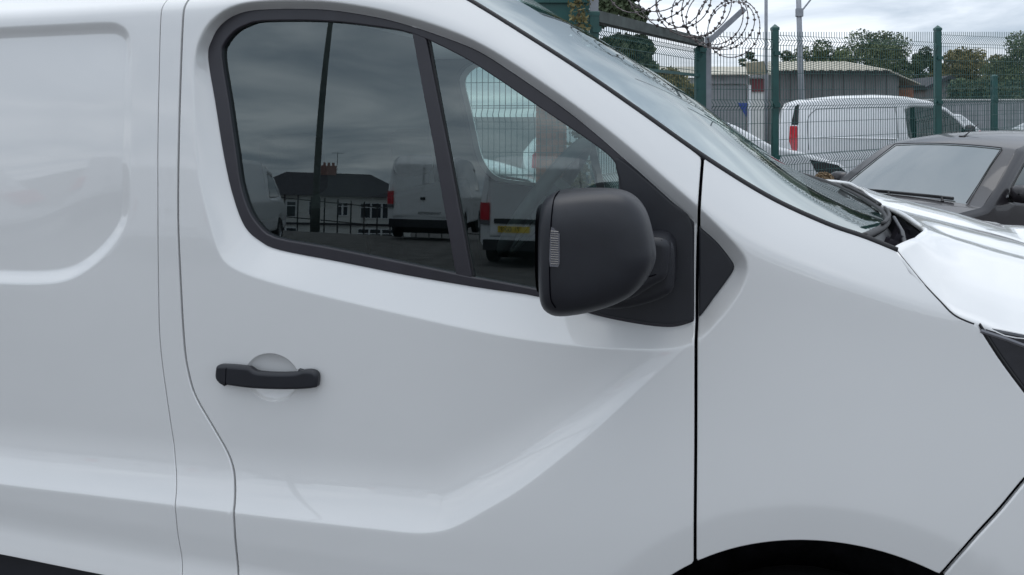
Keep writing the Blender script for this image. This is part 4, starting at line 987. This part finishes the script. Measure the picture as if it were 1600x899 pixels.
# ------------------------------------------------------------------ buildings
def bframe(name, px, depth, label, cat='building'):
    p = stand(px, depth); o_ = empty(name, p, PHI, label, cat)
    return o_, (lambda q: (q - px) / F * depth), (lambda q: EYE - p[2] + (HY - q) / F * depth)
DB = 30.0
wb, X_, Z_ = bframe('white_workshop', 1150, DB, 'low white workshop with grey roller door and beige roof edge')
x0, x1 = X_(1040), X_(1203)
MB().box((x0, 0.3, 0), (x1, 9, Z_(121))).build('wall', RENDERW, wb)
MB().box((X_(1112), 0.10, Z_(131)), (X_(1170), 0.298, Z_(117))).build('lintel', BLOCK, wb)
for a in (1106, 1170): MB().box((X_(a), 0.12, 0), (X_(a + 5), 0.297, Z_(133))).build('door_pillar', UPVC, wb)
rd = MB().box((X_(1113), 0.20, 0), (X_(1168), 0.24, Z_(133))).build('roller_door', DOORG, wb)
sl0 = None
for i in range(24):
    z = i * (Z_(133) - 0.04) / 24
    sl0_ = MB().box((X_(1113), 0.165 + 0.0, z + 0.008), (X_(1168), 0.198, z + (Z_(133) - 0.04) / 24)).build('slat', DOORG, rd)
v = [(X_(1154), 0.15, Z_(161)), (X_(1169), 0.15, Z_(161)), (X_(1168), 0.15, Z_(183))]
MB().add(v + [(a, 0.163, c_) for a, _, c_ in v], [(0,1,2),(5,4,3),(0,3,4,1),(1,4,5,2),(2,5,3,0)]).build('notice', SIGNB, wb)
MB().box((X_(1176), 0.22, Z_(143)), (X_(1198), 0.292, Z_(123))).build('sign_board', SIGNR, wb)
for i, a in enumerate(np.arange(1036, 1206, 6.0)):
    MB().add([(X_(a), -0.25 - (i % 2)*0.02, Z_(118)), (X_(a + 5.6), -0.25 - (i % 2)*0.02, Z_(118)), (X_(a + 5.6), 2.6, Z_(100)), (X_(a), 2.6, Z_(100)),
              (X_(a), -0.25 - (i % 2)*0.02, Z_(118) + 0.05), (X_(a + 5.6), -0.25 - (i % 2)*0.02, Z_(118) + 0.05), (X_(a + 5.6), 2.6, Z_(100) + 0.05), (X_(a), 2.6, Z_(100) + 0.05)],
             [(0,3,2,1),(4,5,6,7),(0,1,5,4),(1,2,6,5),(2,3,7,6),(3,0,4,7)]).build('roof_sheet', BEIGE, wb)
DB = 33.0
gbld, X_, Z_ = bframe('clad_shed', 1310, DB, 'long shed with grey vertical cladding boards and beige hipped roof')
MB().box((X_(1205), 0.32, 0), (X_(1410), 9, Z_(113))).build('wall', CLAD, gbld)
for i, a in enumerate(np.arange(1205, 1406, 8.4)):
    MB().box((X_(a), 0.24 + 0.03 * (i % 2), 0), (X_(a + 8.0), 0.318, Z_(112) - (0.02 if i % 3 else 0.05))).build('cladding_board', CLAD, gbld)
MB().box((X_(1412), 1.0, 0), (X_(1446), 8, Z_(136))).build('side_wall', BRICK, gbld)
for i, a in enumerate(np.arange(1200, 1384, 7.0)):
    k = 0.03 * (i % 2); b_ = a + 6.6
    MB().add([(X_(a), -0.3, Z_(111.5) + k), (X_(b_), -0.3, Z_(111.5) + k), (X_(b_), 4, Z_(88) + k), (X_(a), 4, Z_(88) + k), (X_(a), -0.3, Z_(110.5) + k), (X_(b_), -0.3, Z_(110.5) + k), (X_(b_), 4, Z_(87) + k), (X_(a), 4, Z_(87) + k)],
             [(0,3,2,1),(4,5,6,7),(0,1,5,4),(1,2,6,5),(2,3,7,6),(3,0,4,7)]).build('roof_sheet', BEIGE, gbld)
for i in range(8):
    s0, s1 = i / 8, (i + 0.95) / 8; L1 = lambda s: (X_(1384 + 66*s), 4 - 3.0*0, Z_(88 + 44*s)); L0 = lambda s: (X_(1384 + 62*s), -0.25 + 0.6*s, Z_(111.5 + 21*s))
    a, b_, c_, d_ = L0(s0), L0(s1), L1(s1), L1(s0)
    vv = [a, b_, c_, d_]; MB().add(vv + [(x, y, z + 0.05) for x, y, z in vv], [(0,3,2,1),(4,5,6,7),(0,1,5,4),(1,2,6,5),(2,3,7,6),(3,0,4,7)]).build('roof_sheet', BEIGE, gbld)
MB().box((X_(1202), -0.34, Z_(114.5)), (X_(1384), -0.22, Z_(111.6))).build('gutter', RUBBER, gbld)
MB().box((X_(1410), 0.2, Z_(137)), (X_(1450), 0.4, Z_(133.5))).build('gutter', RUBBER, gbld)
dh, X_, Z_ = bframe('grey_garage', 1480, 36.0, 'small dark grey gabled garage behind the right hand fence post')
MB().prism([(X_(1447), 0), (X_(1508), 0), (X_(1508), Z_(135)), (X_(1477), Z_(122)), (X_(1447), Z_(136))], 0, 6).build('wall', CLAD, dh)
for a, b_ in (((1440, 139), (1477, 121)), ((1477, 121), (1514, 138))):
    MB().bar((X_(a[0]), 2.8, Z_(a[1])), (X_(b_[0]), 2.8, Z_(b_[1])), 6.4, 0.14, upv=(0, 0, 1)).build('roof_slope', SLATE, dh)
bw, X_, Z_ = bframe('boundary_wall', 1540, 27.0, 'long low grey boundary wall below the hedge at right', 'wall')
MB().box((X_(1445), 0, 0), (X_(1900), 0.25, Z_(157))).build('wall', BLOCK, bw)
MB().box((X_(1445), -0.04, Z_(157)), (X_(1900), 0.29, Z_(155))).build('coping', RENDERW, bw)

# ------------------------------------------------------------------ poles and floodlight
p = stand(1197, 22)
pl = MB().tube([(0, 0, 0), (0, 0, 3), (0, 0, 7.5)], [0.05, 0.045, 0.04], 10).build('steel_pole', GALV, None, True); pl.location = p
tag(pl, 'thin grey steel pole left of the green fence post', 'pole', 'grey steel poles')
p = stand(1256, 21); tp = at(1246, -60, 21) - p
lpole = empty('lamp_column', p, 0, 'thick leaning grey column with a side bracket right of the fence post', 'pole', 'grey steel poles')
MB().tube([(0, 0, 0), tp * 0.5, tp], [0.085, 0.07, 0.06], 12).build('shaft', GALV, lpole, True)
MB().tube([at(1249, 22, 21) - p, at(1268, -2, 21) - p, at(1300, -40, 21) - p], 0.022, 6).build('bracket', GALV, lpole)
MB().bar(at(1249, 26, 21) - p, at(1249, 14, 21) - p, 0.18).build('clamp', GALV, lpole)
p = at(1183, 108, 21.5)
fl = empty('floodlight', p, PHI + R(15), 'tan box floodlight fixed beside the thin grey pole', 'floodlight')
MB().add([(-0.20,-0.12,-0.12),(0.17,-0.12,-0.14),(0.17,0.15,-0.14),(-0.20,0.15,-0.12),(-0.24,-0.16,0.15),(0.10,-0.16,0.19),(0.10,0.15,0.19),(-0.24,0.15,0.15)], [(0,3,2,1),(4,5,6,7),(0,1,5,4),(1,2,6,5),(2,3,7,6),(3,0,4,7)]).build('housing', TAN, fl)
MB().bar((0.12, 0, 0.18), (0.26, 0, -0.10), 0.05, 0.10).build('bracket', RUSTG, fl)

# ------------------------------------------------------------------ trees and shrubs
def tree(name, label, px, depth, py_top, width_px, m, group=None, nleaf=5200, base_py=None, leaf_s=None, seed=1, cat='tree', lift=0.28):
    r_ = np.random.default_rng(seed); p = stand(px, depth); ppm = F / depth
    h = EYE - p[2] + (HY - py_top) / ppm; w = width_px / ppm / 2
    o_ = empty(name, p, 0, label, cat, group)
    mb = MB(); mb.tube([(0, 0, -0.1), (0.03*h*0.2, 0, h*0.3), (0.05, 0.05, h*0.62)], [0.035*h, 0.026*h, 0.012*h], 8)
    nodes = []
    for i in range(30):
        a = r_.uniform(0, 2*math.pi) if i % 3 else (0.26 if i % 2 else 3.4) + r_.uniform(-.4, .4); zz = h * r_.uniform(lift + 0.12, 0.88); rad = w * r_.uniform(0.2, 0.95) * math.sin(math.pi * min(0.97, (zz / h - lift*0.6) / (1.02 - lift*0.6)))**0.6
        c_ = np.array([rad*math.cos(a), rad*math.sin(a), zz]); nodes.append((c_, w * r_.uniform(0.2, 0.40)))
        if i < 8: mb.tube([(0.02*h, 0, h*r_.uniform(0.22, 0.45)), c_ * (0.55, 0.55, 0.85), c_], [0.013*h, 0.008*h, 0.003*h], 5)
    nodes.append((np.array([0, 0, h - w*0.3]), w*0.32)); nodes.append((np.array([0, 0, h*0.62]), w*0.55))
    mb.build('trunk', BARK, o_, True)
    ls = leaf_s or max(0.05, 1.9 / ppm); nleaf = int(nleaf * 2.4); wt = np.array([q[1]**2 for q in nodes]); wt /= wt.sum()
    k = r_.choice(len(nodes), nleaf, p=wt); C = np.array([nodes[i][0] for i in k]); Rr = np.array([nodes[i][1] for i in k])
    d = r_.normal(size=(nleaf, 3)); d /= np.linalg.norm(d, axis=1)[:, None]
    pos = C + d * (Rr * r_.uniform(0.35, 1.08, nleaf)**0.6)[:, None] * np.array([1, 1, 0.85])
    pos[:, 2] = np.clip(pos[:, 2], 0.05, None)
    a_ = r_.normal(size=(nleaf, 3)); a_ /= np.linalg.norm(a_, axis=1)[:, None]; b_ = np.cross(a_, r_.normal(size=(nleaf, 3))); b_ /= np.linalg.norm(b_, axis=1)[:, None]
    s_ = (ls * r_.uniform(0.55, 1.35, nleaf))[:, None]
    V = np.stack([pos - a_*s_, pos + b_*s_*0.6, pos + a_*s_, pos - b_*s_*0.6], 1).reshape(-1, 3)
    crown = mesh_obj('crown', V, [(4*i, 4*i+1, 4*i+2, 4*i+3) for i in range(nleaf)], m, o_)
    return o_
G = 'trees beyond the buildings'
tree('broad_tree', 'broad dark green tree standing behind the beige shed roof', 1345, 58, 44, 150, LEAF1, G, 9000, seed=3)
tree('broad_tree', 'lighter green tree left of the broad dark tree behind the shed', 1285, 52, 60, 95, LEAF1, G, 6000, seed=4)
tree('round_tree', 'small dark tree just left of the right hand fence post', 1446, 60, 72, 62, LEAF3, G, 4200, seed=5)
tree('round_tree', 'round olive tree right of the right hand fence post', 1505, 55, 72, 88, LEAF2, G, 6000, seed=6)
tree('round_tree', 'reddish olive low tree between the round olive tree and the right edge', 1556, 52, 84, 60, LEAF2, G, 4200, seed=7)
tree('broad_tree', 'tall dark green tree cut by the right edge of the picture', 1615, 46, 46, 130, LEAF1, G, 8000, seed=8)
tree('round_tree', 'small dark tree above the beige roof between the poles', 1228, 60, 78, 60, LEAF3, G, 3600, seed=9)
tree('round_tree', 'distant low tree left of the thin grey pole', 1172, 62, 80, 46, LEAF3, G, 3000, seed=10)
tree('round_tree', 'dark tree low between the broad tree and the small dark tree', 1412, 60, 92, 60, LEAF3, G, 3600, seed=15, lift=0.0)
tree('round_tree', 'low tree behind the grey garage roof', 1470, 62, 98, 70, LEAF1, G, 4000, seed=16, lift=0.0)
tree('leafy_tree', 'dark leafy tree close behind the gate beam', 955, 12.5, -60, 150, LEAF3, None, 11000, seed=11, leaf_s=0.05, lift=0.1)
tree('bush', 'brownish green bush behind the gate mesh', 1045, 16, 104, 120, LEAF2, None, 6000, seed=12, cat='bush', lift=0.0)
tree('hedge_bush', 'dark green hedge bush above the boundary wall', 1535, 29, 118, 110, LEAF3, 'hedge above the boundary wall', 7000, seed=13, cat='hedge', lift=0.0)
tree('hedge_bush', 'dark hedge bush at the right edge above the boundary wall', 1620, 29.5, 112, 120, LEAF3, 'hedge above the boundary wall', 7000, seed=14, cat='hedge', lift=0.0)
r_ = np.random.default_rng(21); c_ = at(905, 14, 7.0); V = []; k_ = 1500
pos = c_ + np.outer(r_.normal(0, 0.045, k_), RIGHT) + np.outer(r_.normal(0, 0.05, k_), FWD) + np.outer(r_.uniform(-2.3, 0.35, k_), (0, 0, 1)); 
a_ = r_.normal(size=(k_, 3)); a_ /= np.linalg.norm(a_, axis=1)[:, None]; b_ = np.cross(a_, r_.normal(size=(k_, 3))); b_ /= np.linalg.norm(b_, axis=1)[:, None]; s_ = 0.022
V = np.stack([pos - a_*s_, pos + b_*s_*0.7, pos + a_*s_, pos - b_*s_*0.7], 1).reshape(-1, 3)
ivy = empty('ivy', (c_[0], c_[1], 0.0), 0, 'ivy climbing the green cabinet beside the grey gate post', 'plant')
V -= np.array([c_[0], c_[1], 0.0])
mesh_obj('leaves', V, [(4*i, 4*i+1, 4*i+2, 4*i+3) for i in range(k_)], LEAF2, ivy)
MB().tube([(0, 0, 0), (0.02, 0, 0.8), (-0.01, 0.01, 1.6), (0, 0, c_[2])], 0.008, 5).build('stem', BARK, ivy)
# dried tuft by the fence
p = stand(1287, 7.6); top_ = at(1287, 279, 7.6)
tuft = empty('dried_plant', p, 0, 'tan dried plant head showing above the windscreen edge by the dark hatchback', 'plant')
r_ = np.random.default_rng(5); k_ = 900; hh = top_[2] - p[2]
d = r_.normal(size=(k_, 3)); d /= np.linalg.norm(d, axis=1)[:, None]; pos = d * (0.075 * r_.uniform(0.3, 1.0, k_)**0.5)[:, None] * np.array([1.1, 1.1, 0.75]) + (0, 0, hh)
a_ = r_.normal(size=(k_, 3)); a_ /= np.linalg.norm(a_, axis=1)[:, None]; b_ = np.cross(a_, r_.normal(size=(k_, 3))); b_ /= np.linalg.norm(b_, axis=1)[:, None]; s_ = 0.012
V = np.stack([pos - a_*s_, pos + b_*s_*0.7, pos + a_*s_, pos - b_*s_*0.7], 1).reshape(-1, 3)
mesh_obj('flower_head', V, [(4*i, 4*i+1, 4*i+2, 4*i+3) for i in range(k_)], DRY, tuft)
mb = MB()
for i in range(5): mb.tube([(0.02*i - 0.04, 0, 0), (0.01*i - 0.02, 0.01*i - 0.02, hh*0.6), (0.02*i - 0.04, 0.02*(i % 2), hh)], 0.005, 5)
st_ = mb.build('stems', DRY, tuft); st_['kind'] = 'stuff'

# ------------------------------------------------------------------ the street side behind the camera, which the cab windows mirror
def mirrored(px, py, dist):
    """where a thing mirrored in the cab glass at that place of the photograph stands"""
    sw_ = Swin(0.008); q = unp([(px, py)], 0.026)[0]; h = 0.004
    y = sw_(q[0:1], q[1:2])[0]
    gx_ = (sw_(q[0:1] + h, q[1:2]) - sw_(q[0:1] - h, q[1:2]))[0] / (2*h); gz_ = (sw_(q[0:1], q[1:2] + h) - sw_(q[0:1], q[1:2] - h))[0] / (2*h)
    n_ = np.array([gx_, -1, gz_]); n_ /= np.linalg.norm(n_); P = np.array([q[0], y, q[1]]); d = P - CAM; d /= np.linalg.norm(d)
    r_ = d - 2 * np.dot(d, n_) * n_
    return P + r_ / np.hypot(r_[0], r_[1]) * dist
def text_mesh(name, s, size, m, parent, loc, rot, depth=0.004):
    cu = bpy.data.curves.new(name, 'FONT'); cu.body = s; cu.size = size; cu.extrude = depth; cu.align_x = 'RIGHT'
    t = bpy.data.objects.new(name, cu); COL.objects.link(t)
    dg = bpy.context.evaluated_depsgraph_get(); me = bpy.data.meshes.new_from_object(t.evaluated_get(dg)); bpy.data.objects.remove(t)
    o_ = bpy.data.objects.new(name, me); COL.objects.link(o_); me.materials.append(m); o_.parent = parent; o_.location = loc; o_.rotation_euler = rot
    return o_
vo = [(2.3,0.35,''),(2.38,0.6,''),(2.28,0.92,''),(1.95,1.06,''),(1.5,1.16,'g'),(1.0,1.62,'g'),(0.75,1.80,''),(0.45,1.92,''),(0.0,1.97,''),(-1.2,1.98,''),(-2.0,1.95,''),(-2.25,1.88,''),(-2.36,1.72,''),(-2.42,1.3,''),(-2.45,0.9,''),(-2.45,0.5,''),(-2.42,0.35,'')]
def rear_van(label, px, dist, kind):
    c_ = mirrored(px, 300, dist); d = np.array([c_[0], c_[1], 0]) - np.array([-0.7, 0, 0]); d /= np.linalg.norm(d)
    hd_ = math.atan2(d[1], d[0]) * 0.5 + R(-90) * 0.5
    z = float(ground_z(c_[0], c_[1])); dv = np.array([math.cos(hd_), math.sin(hd_), 0])
    r_, hw_ = vehicle('parked_van', label, 'van', vo, 0.95, np.array([c_[0], c_[1], z]) + dv * 2.45, hd_, WHITE2, windows=[[(1.2,1.18),(0.85,1.62),(0.3,1.70),(0.3,1.18)]], arches=[(1.5,0.38),(-1.5,0.38)], zb=1.1, tum=0.16, plan=0.06, roll=0.10, group='white vans parked tail-on behind the camera', wr=0.33)
    rx = -2.47
    for s in (1, -1):
        tl = MB().box((rx - 0.045, s*0.80 - 0.075, 0.82), (rx + 0.10, s*0.80 + 0.075, 1.12)).build('tail_light', REDL, r_)
        MB().box((rx - 0.046, s*0.80 - 0.072, 0.74), (rx + 0.10, s*0.80 + 0.072, 0.815)).build('reversing_lens', LENS, tl)
        dd_ = MB().box((rx - 0.030, 0.012 if s > 0 else -0.74, 0.52), (rx + 0.12, 0.74 if s > 0 else -0.012, 1.78)).build('rear_door', WHITE2, r_)
        bv = dd_.modifiers.new('soft', 'BEVEL'); bv.width = 0.06; bv.segments = 4
        for zz in (0.78, 1.5): MB().box((rx - 0.02, s*0.755 - 0.012, zz), (rx + 0.05, s*0.755 + 0.012, zz + 0.10)).build('hinge', WHITE2, dd_)
    MB().box((rx - 0.07, -0.82, 0.30), (rx + 0.12, 0.82, 0.48)).build('bumper', BLACKPL, r_)
    if kind == 'plate':
        MB().box((rx - 0.06, -0.64, 0.765), (rx - 0.025, 0.08, 0.85)).build('handle_strip', BLACKPL, r_)
        pt = MB().box((rx - 0.047, -0.58, 0.61), (rx - 0.033, -0.06, 0.72)).build('number_plate', YELLOW, r_)
        text_mesh('plate_text', '71 GXF', 0.105, INK, pt, (rx - 0.049, -0.55, 0.632), (R(90), 0, R(-90)))
    else:
        MB().box((rx - 0.06, -0.06, 0.93), (rx - 0.03, 0.06, 0.99)).build('door_lock', BLACKPL, r_)
        text_mesh('lettering', 'TRANSPORTER', 0.085, INK, r_, (rx - 0.0335, -0.12 if kind == 'text' else -0.1, 0.60), (R(90), 0, R(-90)), 0.002)
    return r_
rear_van('white van with black lettering low on its rear door, mirrored in the door window', 657, 16.2, 'text').scale = (1, 1, 1.25)
rear_van('white van with yellow number plate mirrored in the quarter window behind the mirror', 832, 10.4, 'plate').scale = (1, 1, 1.10)
rear_van('white van whose tail light mirrors at the left corner of the door window', 268, 10.6, 'plain')
rear_van('white van parked tail-on in the row, mirrored softly in the load bay side', 120, 12.6, 'plain')
# blue car in the street
c_ = mirrored(560, 372, 40); z = float(ground_z(c_[0], c_[1])); 
bc, _h = vehicle('street_car', 'dark blue hatchback in the street in front of the semi-detached house', 'car', hb_o, 0.86, (c_[0], c_[1], z), R(188), BLUECAR, windows=[hw1, hw2], arches=[(1.3, 0.35), (-1.25, 0.35)], zb=1.0, tum=0.26, plan=0.2)
# lamp post mirrored in the door window
p0 = mirrored(488, 300, 21.0); z = float(ground_z(p0[0], p0[1]))
ls_ = empty('street_lamp', (p0[0], p0[1], z), R(200), 'tall green grey lamp post mirrored in the middle of the door window', 'street lamp')
MB().tube([(0,0,0),(0,0,1.2),(0,0,1.25),(0,0,5),(0,0,9)], [0.14,0.14,0.11,0.10,0.07], 14).build('column', RUSTG, ls_, True)
MB().tube([(0,0,9),(0.05,0,9.4),(0.4,0,9.7),(1.0,0,9.8)], 0.04, 8).build('arm', FGREEN, ls_, True)
MB().box((0.95,-0.14,9.72),(1.6,0.14,9.9)).build('lantern', GALV, ls_)
# railings
ra = mirrored(395, 345, 31); rb = mirrored(625, 345, 31)
ra[2] = float(ground_z(ra[0], ra[1])); rb[2] = float(ground_z(rb[0], rb[1]))
rail = empty('iron_railings', ra, 0, 'black iron railings between the yard and the semi-detached house', 'railing')
dv = rb - ra; ln = np.linalg.norm(dv[:2]); nR = int(ln / 0.62) + 1
for i in range(nR + 8):
    q = dv * (i / nR); q[2] = float(ground_z(ra[0] + q[0], ra[1] + q[1])) - ra[2]
    MB().box((q[0]-0.024, q[1]-0.024, q[2]), (q[0]+0.024, q[1]+0.024, q[2] + 2.3)).build('upright', BLACKM, rail)
for h_ in (0.3, 1.15, 2.1):
    MB().bar((0, 0, h_), dv * ((nR + 7) / nR) + (0, 0, h_), 0.045, 0.05).build('rail', BLACKM, rail)
# semi-detached house
c_ = mirrored(505, 330, 62); dd_ = c_[:2] - np.array([-0.8, 0.0]); dd_ /= np.linalg.norm(dd_)
ang = math.atan2(dd_[1], dd_[0]) + R(90)          # its local -y faces away, +y faces the yard
z = float(ground_z(c_[0], c_[1]))
house = empty('semi_detached_house', (c_[0], c_[1], z), ang, 'white and brick semi-detached house with dark hipped roof behind the railings', 'house')
W2, DP, EV, RG = 7.2, 8.0, 6.0, 8.3
MB().box((-W2, -DP, 0), (W2, 0, EV)).build('wall', RENDERW, house)
MB().box((-W2 - 0.0, 0.002, 0), (-W2 + 2.0, 0.08, EV)).build('brick_facing', PINKBR, house)
rf = mesh_obj('roof', [(-W2-.5,.5,EV-.1),(W2+.5,.5,EV-.1),(W2+.5,-DP-.5,EV-.1),(-W2-.5,-DP-.5,EV-.1),(-W2+3.4,-DP/2,RG),(W2-3.4,-DP/2,RG)], [(0,1,5,4),(1,2,5),(2,3,4,5),(3,0,4),(3,2,1,0)], SLATE, house)
MB().box((-0.7, -DP/2 - 0.4, RG - 0.4), (0.7, -DP/2 + 0.4, RG + 0.8)).build('chimney', PINKBR, rf)
for x in (-0.4, 0.0, 0.4): MB().tube([(x, -DP/2, RG + 0.8), (x, -DP/2, RG + 1.15)], 0.12, 8).build('chimney_pot', PINKBR, rf)
MB().tube([(0.75, -DP/2, RG), (0.75, -DP/2, RG + 2.3)], 0.025, 5).build('aerial_mast', BLACKM, rf)
MB().bar((0.2, -DP/2, RG + 2.2), (1.3, -DP/2, RG + 2.2), 0.04).build('aerial', BLACKM, rf)
for (x0, x1, z0, z1) in ((-5.2,-2.6,3.2,4.6),(-1.6,-0.6,3.4,4.6),(0.8,1.8,3.4,4.6),(2.8,5.6,3.2,4.6),(-5.4,-2.5,0.8,2.3),(2.6,5.7,0.8,2.3)):
    z0, z1 = z0 * 1.15, z1 * 1.15
    fr_ = MB().box((x0, 0.003, z0), (x1, 0.09, z1)).build('window', UPVC, house); k = 3 if x1 - x0 > 1.5 else 2; wd = (x1 - x0) / k
    for i in range(k):
        for a, b_ in ((z0 + 0.08, z0 + (z1 - z0)*0.68), (z0 + (z1 - z0)*0.74, z1 - 0.08)):
            MB().box((x0 + i*wd + 0.08, 0.091, a), (x0 + (i+1)*wd - 0.08, 0.10, b_)).build('pane', PANE, fr_)
for x in (-0.95, 0.95): MB().box((x - 0.45, 0.003, 0), (x + 0.45, 0.08, 2.05)).build('door', DOORG, house)
MB().box((-W2, 0.004, 2.95), (W2, 0.20, 3.15)).build('band_course', SLATE, house)
